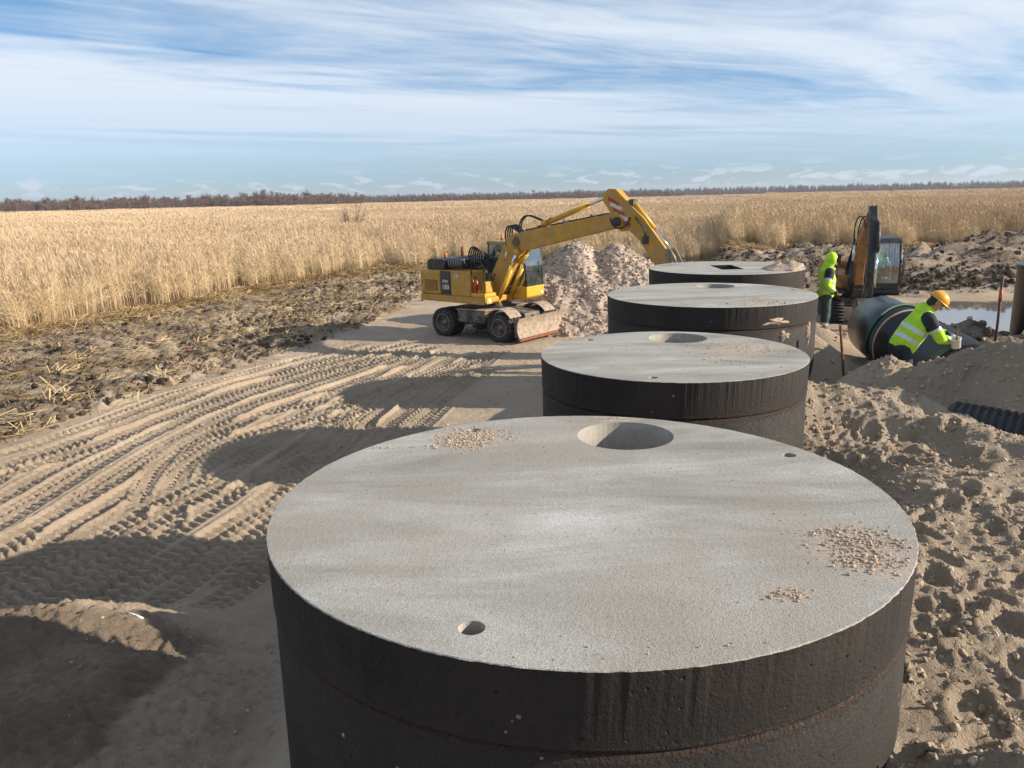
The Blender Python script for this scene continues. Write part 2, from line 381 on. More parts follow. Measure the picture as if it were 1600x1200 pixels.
def reed_mat(name, lo, hi, grad):
    m = bpy.data.materials.new(name); m.use_nodes = True; t = NT(m.node_tree); b = t.n['Principled BSDF']
    r = t.new('ShaderNodeObjectInfo').outputs['Random']
    g = t.new('ShaderNodeNewGeometry'); mp = t.new('ShaderNodeMapping'); t.l.new(g.outputs['Position'], mp.inputs[0]); mp.inputs['Scale'].default_value = (.012, .035, 0)
    n = t.noise(mp.outputs[0], 1, 4, .6)
    k = t.math('ADD', t.math('MULTIPLY', r, .45), t.smooth(n, .35, .68, 0, .55))
    c = t.ramp(k, [(.05, lo), (.95, hi)])
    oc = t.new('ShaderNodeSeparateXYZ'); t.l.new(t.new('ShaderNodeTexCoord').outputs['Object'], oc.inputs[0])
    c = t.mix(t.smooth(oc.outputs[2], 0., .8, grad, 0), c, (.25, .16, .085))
    t.l.new(c, b.inputs['Base Color']); b.inputs['Roughness'].default_value = .75; b.inputs['Specular IOR Level'].default_value = .2
    return m
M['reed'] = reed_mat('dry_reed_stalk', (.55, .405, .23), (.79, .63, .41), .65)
M['plume'] = reed_mat('dry_reed_plume', (.50, .36, .23), (.74, .57, .37), 0)
def water_mat():
    m = bpy.data.materials.new('muddy_water'); m.use_nodes = True; t = NT(m.node_tree); b = t.n['Principled BSDF']
    b.inputs['Base Color'].default_value = (.17, .15, .125, 1); b.inputs['Roughness'].default_value = .04; b.inputs['IOR'].default_value = 1.333
    b.inputs['Specular IOR Level'].default_value = .6
    g = t.new('ShaderNodeTexCoord').outputs['Object']; bp = t.new('ShaderNodeBump'); bp.inputs['Strength'].default_value = .05; bp.inputs['Distance'].default_value = .02
    t.l.new(t.noise(g, 5, 3, .5), bp.inputs['Height']); t.l.new(bp.outputs[0], b.inputs['Normal']); return m
M['water'] = water_mat()

# ------------------------------------------------------------------ the ground
TOP = 3.0
TANKS = [(.385, 4.36, 1.75), (1.745, 8.57, 1.42), (3.44, 13.75, 1.75), (5.0, 18.62, 1.75)]
RX = [-60, -30, -25, -19, -16.2, -13.9, -11, -8, -2, 6, 12, 20, 33, 60, 120]       # edge of the reed bed
RY = [-40, 6, 17, 30, 36, 42, 47, 51, 53, 51, 49.5, 50, 51, 49, 40]
def reed_edge(x): return np.interp(x, RX, RY)
_pp = [at_z(px, py, 0) for px, py in ((-120, 735), (0, 690), (150, 645), (270, 600), (430, 558), (560, 510), (650, 468), (760, 455), (900, 470))]
PX_ = [-60, -25]+[p[0] for p in _pp]+[8, 14, 60]; PY_ = [-60, 2]+[p[1] for p in _pp]+[30, 26, 27]
_o = np.argsort(PX_); PX_ = np.array(PX_)[_o]; PY_ = np.array(PY_)[_o]
def yard_edge(x): return np.interp(x, PX_, PY_)

def ridge(x, y, pts, slope=.72, rnd=.12):      # a bank of thrown-up sand along a polyline of (x, y, z)
    best = np.full(x.shape, -9.0)
    for (ax, ay, az), (bx, by, bz) in zip(pts, pts[1:]):
        dx, dy = bx-ax, by-ay; t = np.clip(((x-ax)*dx+(y-ay)*dy)/(dx*dx+dy*dy), 0, 1)
        d = np.hypot(x-ax-t*dx, y-ay-t*dy)
        best = np.maximum(best, az+(bz-az)*t-slope*(np.sqrt(d*d+rnd*rnd)-rnd))
    return best
def smax(a, b, k=.12):
    h = np.clip(.5+.5*(a-b)/k, 0, 1); return b*(1-h)+a*h+k*h*(1-h)
def bump_(x, y, cx, cy, r, h, ry=None):
    return h*np.exp(-((x-cx)/r)**2-((y-cy)/(ry or r))**2)
def P3(px, py, d): return tuple(at_y(px, py, d))
BERM1 = [P3(1250, 606, 9.4), P3(1330, 606, 9.3), P3(1400, 612, 9.1), P3(1460, 628, 8.9), P3(1515, 657, 8.3), P3(1600, 694, 7.5), P3(1760, 720, 7.0)]
BERM2 = [P3(1330, 594, 11.2), P3(1362, 575, 10.9), P3(1392, 556, 10.6), P3(1412, 578, 10.5)]
BERM3 = [P3(1412, 583, 10.4), P3(1452, 566, 10.25), P3(1500, 552, 9.95), P3(1545, 538, 9.65), P3(1590, 528, 9.35), P3(1720, 528, 8.7)]
BANK = [P3(1478, 512, 14.3), P3(1515, 505, 14.2), P3(1560, 522, 13.6), P3(1620, 530, 13.2), P3(1760, 520, 13)]
def base_height(x, y):
    u = (x-.385)*.951-(y-4.36)*.309
    left = .05*fbm(x, y, 7, 3, .5, 3)+sst(y, 34, 55)*.45
    right = np.interp(y, [-5, 2, 5, 8, 9.3, 10.6, 12, 16, 19, 21, 27, 34, 50], [1.7, 1.85, 2.1, 2.1, 1.85, 1.62, 1.42, 1.38, 1.30, 1.16, 1.16, 1.16, 1.0])
    right = right+.10*fbm(x, y, 3.0, 3, .5, 5)*sst(u, .5, 2)
    wob = .25*fbm(x, y, 4, 3, .5, 8)
    toe = np.interp(y, [0, 5, 7, 9.4, 13, 18, 24], [-3.2, -3.5, -4.0, -4.3, -3.9, -3.2, -2.2])+wob
    fill = sst(u, toe, -1.35)*1.30
    z = left*(1-sst(u, -3, 0))+fill
    k = sst(u, -.6, 1.5); z = z*(1-k)+right*k
    return z, u
_tracks = []
def track(pix, width=.46, depth=.075, lug=.04, off=0.0, per=.18, z=0.0):
    P = np.array([at_z(a, b, z)[:2] for a, b in pix]); 
    s = np.concatenate([[0], np.cumsum(np.hypot(*np.diff(P, axis=0).T))]); n = max(6, int(s[-1]/.22))
    q = np.linspace(0, s[-1], n)
    # smooth resample
    X = np.interp(q, s, P[:, 0]); Y = np.interp(q, s, P[:, 1])
    for _ in range(6):
        X[1:-1] = (X[:-2]+2*X[1:-1]+X[2:])/4; Y[1:-1] = (Y[:-2]+2*Y[1:-1]+Y[2:])/4
    if off:
        tx, ty = np.gradient(X), np.gradient(Y); L = np.hypot(tx, ty); X, Y = X-ty/L*off, Y+tx/L*off
    _tracks.append((X, Y, width/2, depth, lug, per))
TR = [
 [(-260, 930), (-40, 830), (110, 742), (260, 668), (420, 606), (560, 568), (690, 540)],
 [(-240, 1000), (-30, 880), (90, 800), (220, 715), (350, 645), (500, 590), (640, 550)],
 [(-60, 930), (60, 850), (190, 775), (300, 700), (420, 640), (560, 590), (700, 545)],
 [(60, 1010), (120, 935), (250, 845), (380, 765), (480, 690), (590, 620), (710, 556)],
 [(-10, 960), (130, 860), (205, 815), (228, 770), (245, 725), (300, 685), (400, 650), (520, 620), (640, 575)],
 [(20, 985), (150, 890), (270, 825), (262, 775), (285, 725), (345, 688), (450, 660), (600, 610), (720, 566)],
 [(180, 1000), (300, 905), (430, 815), (540, 720), (640, 640), (735, 565)],
 [(470, 720), (530, 665), (600, 625), (690, 580), (760, 548)],
 [(430, 760), (520, 700), (565, 655), (640, 608), (740, 562)],
 [(560, 730), (640, 655), (720, 590), (790, 545)],
 [(-200, 800), (0, 745), (160, 690), (320, 625), (480, 575), (620, 540)],
 [(300, 800), (360, 770), (450, 740), (560, 690)],
 [(-120, 1000), (40, 915), (150, 870), (260, 800), (390, 735)],
 [(90, 985), (210, 905), (330, 840), (450, 770)],
 [(300, 985), (380, 915), (470, 840), (560, 760)],
 [(330, 935), (420, 860), (520, 780), (620, 700), (700, 630)],
 [(330, 740), (400, 700), (500, 660), (600, 628)],
 [(500, 745), (560, 690), (575, 655), (640, 615), (740, 575)],
 [(590, 720), (650, 660), (700, 620), (780, 566)],
 [(640, 600), (700, 575), (790, 552)],
 [(-200, 760), (0, 712), (140, 668), (300, 610), (470, 560)],
]
for i, t_ in enumerate(TR):
    track(t_, off=0, depth=.05+.018*(i % 3), lug=.052+.012*(i % 2))
    if i in (0, 1, 2, 3, 6, 8, 10, 12, 15, 16, 18): track(t_, off=.56+.10*(i % 2), depth=.045, lug=.046)
    if i in (0, 3, 10): track(t_, off=1.25, depth=.05, lug=.046)
for off in (0, 1.9, 3.4, 5.5):                  # wheel ruts across the churned far side of the pond
    track([(1400, 430), (1500, 424), (1600, 418), (1800, 410)], off=off, depth=.16, lug=.06, z=1.0, width=.6, per=.3)
_foot = []
fr_ = np.random.default_rng(31)
def footpath(pix, n, z=2.1, spread=.3):
    P = np.array([at_z(a, b, z)[:2] for a, b in pix]); s = np.linspace(0, len(P)-1, n)
    for i, q in enumerate(s):
        k = min(int(q), len(P)-2); p = P[k]+(P[k+1]-P[k])*(q-k); d = P[k+1]-P[k]
        _foot.append((p[0]+fr_.normal(0, spread), p[1]+fr_.normal(0, spread), math.atan2(d[1], d[0])+fr_.normal(0, .35), fr_.uniform(.8, 1.15)))
footpath([(1480, 1190), (1520, 1000), (1480, 850), (1420, 720), (1360, 640)], 13)
footpath([(1590, 1150), (1560, 930), (1540, 800), (1480, 690)], 12)
footpath([(1400, 800), (1450, 760), (1560, 740), (1690, 760)], 8)
footpath([(1600, 900), (1500, 860), (1440, 900), (1450, 1050)], 8, spread=.4)
footpath([(1290, 640), (1330, 690), (1400, 690), (1500, 720)], 9, spread=.25)
for _ in range(14): _foot.append((fr_.uniform(2.0, 6.5), fr_.uniform(2.2, 8.8), fr_.uniform(0, 6.3), fr_.uniform(.45, 1.0)))

def terrain(x, y):
    """height and surface masks at points; everything thrown up, driven over or trodden"""
    z, u = base_height(x, y)
    # the mound of tipped soil by the fill slope, and the banks on the trench side
    m1 = smax(ridge(x, y, [(-9, 4, 1.4), (-6, 6, 1.12), (-4.4, 6.75, .98), (-3.9, 6.8, .80), (-3.4, 6.9, .35)], .55, .3), ridge(x, y, [(-8, 2.5, 1.3), (-4.3, 4.5, 1.05), (-3.9, 5.8, .98)], .38, .4), .15)+.07*fbm(x, y, 1.3, 3, .5, 85)
    z = smax(z, m1, .25)
    near = (y > 6) & (y < 17) & (x > 2) & (x < 16)
    xs, ys, zs = x[near], y[near], z[near]
    w1 = .08*fbm(xs, ys, .7, 3, .55, 11)
    for R_, sl in ((BERM1, .55), (BERM2, .85), (BERM3, 1.25), (BANK, .6)):
        zs = smax(zs, ridge(xs, ys, R_, sl)+w1, .10)
    z[near] = zs
    z = smax(z, 2.62-.8*np.hypot(x-3.35, y-9.35)-.0*x, .15)         # sand against the second tank
    z = smax(z, 2.50-.8*np.hypot(x-2.05, y-2.75), .2)
    z = smax(z, 2.35-.75*np.hypot(x-5.15, y-13.6), .2)
    z = smax(z, 2.0-.6*np.hypot(x-6.4, y-16.6), .2)
    z = smax(z, 2.66-.85*np.hypot(x-.95, y-6.68), .15)               # unseen saddle added between the first two tanks to block the sun
    z = z-bump_(x, y, 2.75, 7.35, .75, .75)                          # hollow between the first two tanks
        # pond basin and the soil heaps round it
    inp = sst(x, 10.9+.35*fbm(x, y, 2.5, 3, .5, 21), 11.7)*sst(y, 18.0+.6*fbm(x, y, 3, 3, .5, 22), 19.4)*(1-sst(y, 25.0+.7*fbm(x, y, 3, 3, .5, 23), 26.2))
    z = z*(1-inp)+.75*inp
    far = (y > 24) & (y < 60) & (x > 6)
    z = z+far*sst(y, 26.5, 29)*(1-sst(y, 47, 53))*np.maximum(0, .30*fbm(x, y, 3.2, 4, .55, 25)+.02)
    for cx, cy, r, h, ry in ((15.8, 28.9, 1.6, .42, .9), (18.6, 28.9, 1.6, .35, .9), (21, 38, 3, .8, 2), (28, 44, 4, 1.0, 2), (16, 42, 3, .5, 2), (24, 33, 2, .5, 1.2)):
        z = z+bump_(x, y, cx, cy, r, h, ry)*(1+.5*fbm(x, y, .8, 3, .55, 27))
    # peat band along the reeds
    ye, yp = reed_edge(x), yard_edge(x)
    wn = 1.2*fbm(x, y, 2.2, 4, .55, 31)
    left_band = sst(y+wn, yp-.6, yp+.9)*(1-sst(y, ye+1, ye+4))
    right_band = (x > 7)*sst(y+wn, 26.5, 29)*(1-sst(y, ye+1, ye+4))
    band = np.maximum(left_band*(x < 14), right_band)
    rough = .10*fbm(x, y, .50, 4, .68, 41)+.13*np.abs(fbm(x, y, 1.5, 4, .6, 43))
    z = z+band*rough*sst(np.abs(y-ye)+3*(y < ye), .3, 3.5)
    dk = np.clip(.5+.9*fbm(x, y, 2.6, 4, .6, 45), 0, 1)
    peat = band*np.clip(.42+1.3*(dk-.35)+.15*(x > 7), .12, 1)
    peat = np.maximum(peat, sst(bump_(x, y, 15.8, 28.9, 2.2, 1, 1.2), .25, .5)*.95)
    peat = np.maximum(peat, .75*sst(ridge(x, y, BANK, .6), 1.55, 1.9)*(x > 6)*(y > 11.5)*(y < 17))
    straw = np.exp(-((y-(ye-1.1))/2.0)**2)*(1-.5*(x > 14)); straw = np.maximum(straw, (y > ye)*1.0)
    peat = peat*(1-.6*(y > ye+1))
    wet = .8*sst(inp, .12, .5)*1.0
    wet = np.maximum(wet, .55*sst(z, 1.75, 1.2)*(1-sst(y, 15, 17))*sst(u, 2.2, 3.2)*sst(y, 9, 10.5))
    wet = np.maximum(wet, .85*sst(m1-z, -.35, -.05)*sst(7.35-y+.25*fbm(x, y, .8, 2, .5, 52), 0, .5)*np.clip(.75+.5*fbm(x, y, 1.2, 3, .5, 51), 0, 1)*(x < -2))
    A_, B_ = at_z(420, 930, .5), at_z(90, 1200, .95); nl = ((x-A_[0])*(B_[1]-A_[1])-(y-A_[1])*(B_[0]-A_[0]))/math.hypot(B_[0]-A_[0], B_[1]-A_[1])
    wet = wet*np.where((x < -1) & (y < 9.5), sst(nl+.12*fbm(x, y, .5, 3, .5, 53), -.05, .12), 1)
    # tyre tracks
    yard = (x < 4) & (y < 33) & (y > 2)
    tread = np.zeros_like(z); tdep = np.zeros_like(z)
    for X, Y, hw, dep, lug, per in _tracks:
        bb = (x > X.min()-1) & (x < X.max()+1) & (y > Y.min()-1) & (y < Y.max()+1)
        idx = np.nonzero(bb)[0]
        if len(idx) == 0: continue
        px_, py_ = x[idx], y[idx]; bd = np.full(len(idx), 1e9); bs = np.zeros(len(idx)); bt = np.zeros(len(idx)); s0 = 0.0
        for k in range(len(X)-1):
            dx, dy = X[k+1]-X[k], Y[k+1]-Y[k]; L = math.hypot(dx, dy)
            loc = np.nonzero((np.abs(px_-X[k]) < hw*2+L) & (np.abs(py_-Y[k]) < hw*2+L))[0]
            if len(loc):
                rx, ry = px_[loc]-X[k], py_[loc]-Y[k]; t = np.clip((rx*dx+ry*dy)/(L*L), 0, 1)
                d = np.hypot(rx-t*dx, ry-t*dy); sg = np.sign(dx*ry-dy*rx)
                b_ = d < bd[loc]; l2 = loc[b_]; bd[l2] = d[b_]; bs[l2] = s0+t[b_]*L; bt[l2] = sg[b_]*d[b_]
            s0 += L
        ok = bd < hw*1.75; ii = idx[ok]; t = bt[ok]/hw; s_ = bs[ok]; at_ = np.abs(t)
        fade = sst(s_, 0, .8)*(1-sst(s_, s0-.8, s0))*np.clip(.92+.35*fbm(px_[ok], py_[ok], 2.0, 2, .5, 61), .35, 1.1)
        inside = 1-sst(at_, .85, 1.05)
        chev = np.sin(2*PI*(s_/per+at_*.42+.5*(t > 0)))
        prof = -dep*inside+lug*np.clip(chev*2.6, -1, 1)*inside*sst(at_, .06, .16)+.42*dep*np.exp(-((at_-1.2)/.18)**2)
        keep = 1-.96*np.clip(inside*fade, 0, 1)
        tdep[ii] = tdep[ii]*keep+prof*fade
    z = z+tdep
    # footprints in the soft sand
    for fx, fy, fa, fs in _foot:
        idx = np.nonzero((np.abs(x-fx) < .45) & (np.abs(y-fy) < .45))[0]
        if len(idx) == 0: continue
        rx, ry = x[idx]-fx, y[idx]-fy; ca, sa = math.cos(fa), math.sin(fa)
        a = (rx*ca+ry*sa)/(.165*fs); b = (-rx*sa+ry*ca)/(.075*fs); r = np.sqrt(a*a+b*b)+.12*pn(rx*14+fx*7, ry*14, 3)
        z[idx] += fs*(-.05*(1-sst(r, .6, 1.2))+.018*np.exp(-((r-1.4)/.28)**2))
    soft = sst(u, 1.2, 2.2)*(1-sst(y, 12, 15))*sst(y, -1, 1)
    pat = np.clip(.55+.9*fbm(x, y, 1.3, 2, .5, 76), .15, 1.2)
    lumps = .020*fbm(x, y, .30, 3, .55, 71)+pat*(.040*np.abs(fbm(x, y, .14, 3, .65, 73))+.020*fbm(x, y, .075, 2, .6, 74))-.03*np.maximum(0, fbm(x, y, .40, 2, .5, 75)-.35)
    z = z+soft*lumps*1.25
    z = z+(1-soft)*(1-band)*((.010*fbm(x, y, .22, 3, .6, 77)+.014*fbm(x, y, 1.1, 3, .5, 79))*(y < 70))
    bl = sst(m1-.15, 0, .5)*(x < -2)*(y < 9)
    z = z+bl*(.030*fbm(x, y, .10, 3, .7, 83)+.045*np.abs(fbm(x, y, .26, 3, .65, 84)))
    return z, peat, wet, straw
def ground_z(px, py):
    a = terrain(np.atleast_1d(np.asarray(px, float)), np.atleast_1d(np.asarray(py, float)))[0]
    return a if np.ndim(px) else float(a[0])
def axis_lines(lo, hi, step, growth, far_lo, far_hi):
    mid = list(np.arange(lo, hi, step)); a = []; s = step; p = lo
    while p > far_lo: s *= growth if s < 1.2 else 1.22; p -= s; a.append(p)
    b = []; s = step; p = mid[-1]
    while p < far_hi: s *= growth if s < 1.2 else 1.22; p += s; b.append(p)
    return np.array(a[::-1]+mid+b)
gx = axis_lines(-9.5, 6.6, .026, 1.03, -3500, 3500)
ylist = [-60, -30, -15, -8, -4, -2, -1, 0, .5, 1, 1.4, 1.7, 1.9, 2.0]
p = 2.1
while p < 4500:
    ylist.append(p); p += (max(.027, .0025*p) if p < 30 else .0040*p) if p < 55 else (p-55)*.06+.2
gy = np.array(ylist)
GX, GY = np.meshgrid(gx, gy); nx_, ny_ = len(gx), len(gy)
hz, hp, hw_, hs = terrain(GX.ravel(), GY.ravel())
me = bpy.data.meshes.new('ground'); nv = nx_*ny_; me.vertices.add(nv)
co = np.empty((nv, 3), np.float32); co[:, 0] = GX.ravel(); co[:, 1] = GY.ravel(); co[:, 2] = hz
me.vertices.foreach_set('co', co.ravel())
ii = (np.arange(ny_-1)[:, None]*nx_+np.arange(nx_-1)[None]).ravel()
quads = np.stack([ii, ii+1, ii+1+nx_, ii+nx_], 1).astype(np.int32); nq = len(quads)
me.loops.add(nq*4); me.loops.foreach_set('vertex_index', quads.ravel())
me.polygons.add(nq); me.polygons.foreach_set('loop_start', np.arange(0, nq*4, 4, dtype=np.int32))
me.polygons.foreach_set('use_smooth', np.ones(nq, bool))
me.update(calc_edges=True)
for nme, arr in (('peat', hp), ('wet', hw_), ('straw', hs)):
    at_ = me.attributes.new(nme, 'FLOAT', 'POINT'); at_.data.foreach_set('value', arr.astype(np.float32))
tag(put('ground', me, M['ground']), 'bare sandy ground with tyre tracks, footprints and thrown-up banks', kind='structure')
print('ground verts', nv)

# pond
mb = MB(); n = 40
mb.add([(9.9, 16.0, 1.06), (24, 16.0, 1.06), (24, 27.5, 1.06), (9.9, 27.5, 1.06)], [(0, 1, 2, 3)])
tag(mb.build('pond', M['water']), 'shallow muddy pond behind the sand banks', kind='structure')

# ------------------------------------------------------------------ scattering of uncountable stuff
def proto_collection(name, meshes):
    col = bpy.data.collections.new(name)
    for i, (me, m) in enumerate(meshes):
        if len(me.materials) == 0:
            for mm in (m if isinstance(m, (list, tuple)) else [m]): me.materials.append(mm)
        o = bpy.data.objects.new('%s_%02d' % (name, i), me); col.objects.link(o)
    return col
def scatter(name, pts, rot, scl, idx, col, label):
    me = bpy.data.meshes.new(name); n = len(pts); me.vertices.add(n); me.vertices.foreach_set('co', np.asarray(pts, np.float32).ravel())
    a = me.attributes.new('rot', 'FLOAT_VECTOR', 'POINT'); a.data.foreach_set('vector', np.asarray(rot, np.float32).ravel())
    a = me.attributes.new('scl', 'FLOAT_VECTOR', 'POINT'); a.data.foreach_set('vector', np.asarray(scl, np.float32).ravel())
    a = me.attributes.new('idx', 'INT', 'POINT'); a.data.foreach_set('value', np.asarray(idx, np.int32))
    o = bpy.data.objects.new(name, me); C.objects.link(o); tag(o, label, kind='stuff')
    g = bpy.data.node_groups.new(name, 'GeometryNodeTree')
    g.interface.new_socket('Geometry', in_out='INPUT', socket_type='NodeSocketGeometry'); g.interface.new_socket('Geometry', in_out='OUTPUT', socket_type='NodeSocketGeometry')
    gi = g.nodes.new('NodeGroupInput'); go = g.nodes.new('NodeGroupOutput')
    ci = g.nodes.new('GeometryNodeCollectionInfo'); ci.inputs['Collection'].default_value = col; ci.inputs['Separate Children'].default_value = True; ci.inputs['Reset Children'].default_value = True
    ip = g.nodes.new('GeometryNodeInstanceOnPoints'); ip.inputs['Pick Instance'].default_value = True
    def na(nm, dt):
        q = g.nodes.new('GeometryNodeInputNamedAttribute'); q.data_type = dt; q.inputs['Name'].default_value = nm; return q.outputs['Attribute']
    L = g.links.new
    e2r = g.nodes.new('FunctionNodeEulerToRotation'); L(na('rot', 'FLOAT_VECTOR'), e2r.inputs[0])
    L(gi.outputs[0], ip.inputs['Points']); L(ci.outputs[0], ip.inputs['Instance']); L(na('idx', 'INT'), ip.inputs['Instance Index'])
    L(e2r.outputs[0], ip.inputs['Rotation']); L(na('scl', 'FLOAT_VECTOR'), ip.inputs['Scale']); L(ip.outputs[0], go.inputs[0])
    md = o.modifiers.new('scatter', 'NODES'); md.node_group = g
    return o
def lump_mesh(name, seed, sub=2, jag=.28, flat=1.0):
    bm = bmesh.new(); bmesh.ops.create_icosphere(bm, subdivisions=sub, radius=.5); r = random.Random(seed)
    off = Vector((r.random()*9, r.random()*9, r.random()*9))
    from mathutils import noise as mn
    for v in bm.verts:
        v.co *= 1+jag*(mn.noise(v.co*3.1+off)*1.4+mn.noise(v.co*7+off)*.6); v.co.z *= flat
    me = bpy.data.meshes.new(name); bm.to_mesh(me); bm.free()
    return me
def lump_points(n, area, size_lo, size_hi, power=3.0, keep=None, sink=.42):
    x = rng.uniform(area[0], area[1], n); y = rng.uniform(area[2], area[3], n)
    if keep is not None: k = keep(x, y); x, y = x[k], y[k]
    z = terrain(x, y)[0]; s = size_lo+(size_hi-size_lo)*rng.random(len(x))**power
    pts = np.stack([x, y, z+s*.5*(1-2*sink)*.6], 1); rot = rng.uniform(-PI, PI, (len(x), 3)); scl = np.stack([s*rng.uniform(.7, 1.3, len(x)), s*rng.uniform(.7, 1.3, len(x)), s*rng.uniform(.5, .9, len(x))], 1)
    return pts, rot, scl
def clear_of_tanks(x, y, m=.06):
    k = np.ones(len(x), bool)
    for cx, cy, r in TANKS: k &= np.hypot(x-cx, y-cy) > r+m
    return k
clods = proto_collection('clod', [(lump_mesh('clod_a%d' % i, i, 2, .34), M['clod']) for i in range(5)])
pe = proto_collection('peat_lump', [(lump_mesh('peat_a%d' % i, 20+i, 2, .42), M['peatclod']) for i in range(5)])
def uu(x, y): return (x-.385)*.951-(y-4.36)*.309
A = [lump_points(30000, (1.6, 8.5, 1.8, 11.5), .008, .060, 5, lambda x, y: clear_of_tanks(x, y) & (uu(x, y) > 1.2)),
     lump_points(5000, (-12, 1, 8, 27), .008, .06, 8, clear_of_tanks),
     lump_points(1500, (-6, -1.4, 2.5, 10), .006, .045, 7, clear_of_tanks),
     lump_points(2500, (4.5, 12, 9.5, 20), .015, .13, 4, clear_of_tanks)]
pts, rot, scl = (np.concatenate([a[k] for a in A]) for k in range(3))
scatter('sand_clods', pts, rot, scl, rng.integers(0, 5, len(pts)), clods, 'loose sand clods strewn over the bare ground')
def in_band(x, y): return (y > yard_edge(x)-.5+rng.normal(0, .8, len(x))) & (y < reed_edge(x)+1) & (x < 9)
A = [lump_points(30000, (-24, 6, 10, 54), .025, .24, 6, in_band), lump_points(15000, (7, 40, 27, 52), .03, .26, 5, lambda x, y: y < reed_edge(x)),
     lump_points(900, (13.5, 20, 27.6, 30.2), .04, .24, 4), lump_points(500, (6.5, 11, 12.8, 15.5), .03, .2, 3, lambda x, y: ridge(x, y, BANK, .6) > 1.6)]
pts, rot, scl = (np.concatenate([a[k] for a in A]) for k in range(3))
scatter('peat_clods', pts, rot, scl, rng.integers(0, 5, len(pts)), pe, 'dark peat clods in the churned strip along the reeds')

# dry reeds
def reed_clump(name, seed, n, w, rad_, hgt, wide, segs=2):
    r = random.Random(seed); mb = MB()
    for _ in range(n):
        a = r.random()*2*PI; q = math.sqrt(r.random())*rad_; x, y = q*math.cos(a), q*math.sin(a)
        h = hgt*r.uniform(.68, 1.08); lean = r.gauss(.13, .07)*h; la = r.gauss(2.9, .7); ca, sa = math.cos(la), math.sin(la)
        t = r.random()*PI; wx, wy = math.cos(t)*wide*.5*r.uniform(.7, 1.3), math.sin(t)*wide*.5*r.uniform(.7, 1.3)
        vs = []; 
        for k in range(segs+1):
            f = k/segs; cx, cy, cz = x+lean*ca*f*f, y+lean*sa*f*f, h*f; ww = 1-.45*f
            vs += [(cx-wx*ww, cy-wy*ww, cz), (cx+wx*ww, cy+wy*ww, cz)]
        mb.add(vs, [(2*k, 2*k+1, 2*k+3, 2*k+2) for k in range(segs)], 0)
        tx, ty, tz = x+lean*ca, y+lean*sa, h              # plume
        pl = hgt*r.uniform(.10, .16); dx, dy = ca*pl*.55, sa*pl*.55; pw = wide*2.0
        px_, py_ = math.cos(t+.5)*pw, math.sin(t+.5)*pw
        mb.add([(tx, ty, tz-.03), (tx+dx*.5-px_*.5, ty+dy*.5-py_*.5, tz+pl*.4), (tx+dx, ty+dy, tz+pl*.75), (tx+dx*.45+px_*.5, ty+dy*.45+py_*.5, tz+pl*.35)], [(0, 1, 2, 3)], 1)
        for _k in range(3 if w else 0):                   # a hanging leaf
            f = r.uniform(.35, .8); b = r.random()*2*PI; L = hgt*r.uniform(.14, .26); bx, by = math.cos(b)*L, math.sin(b)*L
            cx, cy, cz = x+lean*ca*f*f, y+lean*sa*f*f, h*f
            mb.add([(cx, cy, cz-wide*.5), (cx, cy, cz+wide*.5), (cx+bx*.55, cy+by*.55, cz+L*.45+wide*.4), (cx+bx*.55, cy+by*.55, cz+L*.45-wide*.4), (cx+bx, cy+by, cz+L*.15)], [(0, 1, 2, 3), (3, 2, 4)], 0)
    me = bpy.data.meshes.new(name); me.from_pydata(mb.v, [], mb.f); me.polygons.foreach_set('material_index', mb.m)
    return me
RM = [M['reed'], M['plume']]
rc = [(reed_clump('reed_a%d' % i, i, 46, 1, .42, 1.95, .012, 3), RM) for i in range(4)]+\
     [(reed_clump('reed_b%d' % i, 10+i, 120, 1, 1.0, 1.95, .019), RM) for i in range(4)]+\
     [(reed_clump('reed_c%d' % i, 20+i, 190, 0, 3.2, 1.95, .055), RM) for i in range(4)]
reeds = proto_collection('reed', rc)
def reed_points(n, d0, d1, half=44, front=None):
    a = np.radians(rng.uniform(-half, half, n)); d = np.sqrt(rng.uniform(d0*d0, d1*d1, n)); x, y = d*np.sin(a), d*np.cos(a)
    wav = 1.1*fbm(x, y, 2.6, 3, .6, 91)
    k = y > reed_edge(x)+.5+wav
    return x[k], y[k]
def reed_layer(x, y, base):
    z = terrain(x, y)[0]; n = len(x); big = 1+.13*fbm(x, y, 14, 3, .5, 95)
    d = y-reed_edge(x); big = big*(.80+.20*sst(d, .5, 4))
    s = big*rng.uniform(.85, 1.12, n)
    return np.stack([x, y, z-.03], 1), np.stack([np.zeros(n), np.zeros(n), rng.normal(0, .5, n)], 1), np.stack([np.ones(n), np.ones(n), s], 1), base+rng.integers(0, 4, n)
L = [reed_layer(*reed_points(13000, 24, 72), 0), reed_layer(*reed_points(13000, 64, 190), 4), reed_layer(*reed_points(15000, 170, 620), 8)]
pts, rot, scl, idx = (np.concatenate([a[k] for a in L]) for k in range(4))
scatter('reed_bed', pts, rot, scl, idx, reeds, 'wide bed of dry straw-coloured reeds stretching to the woods')
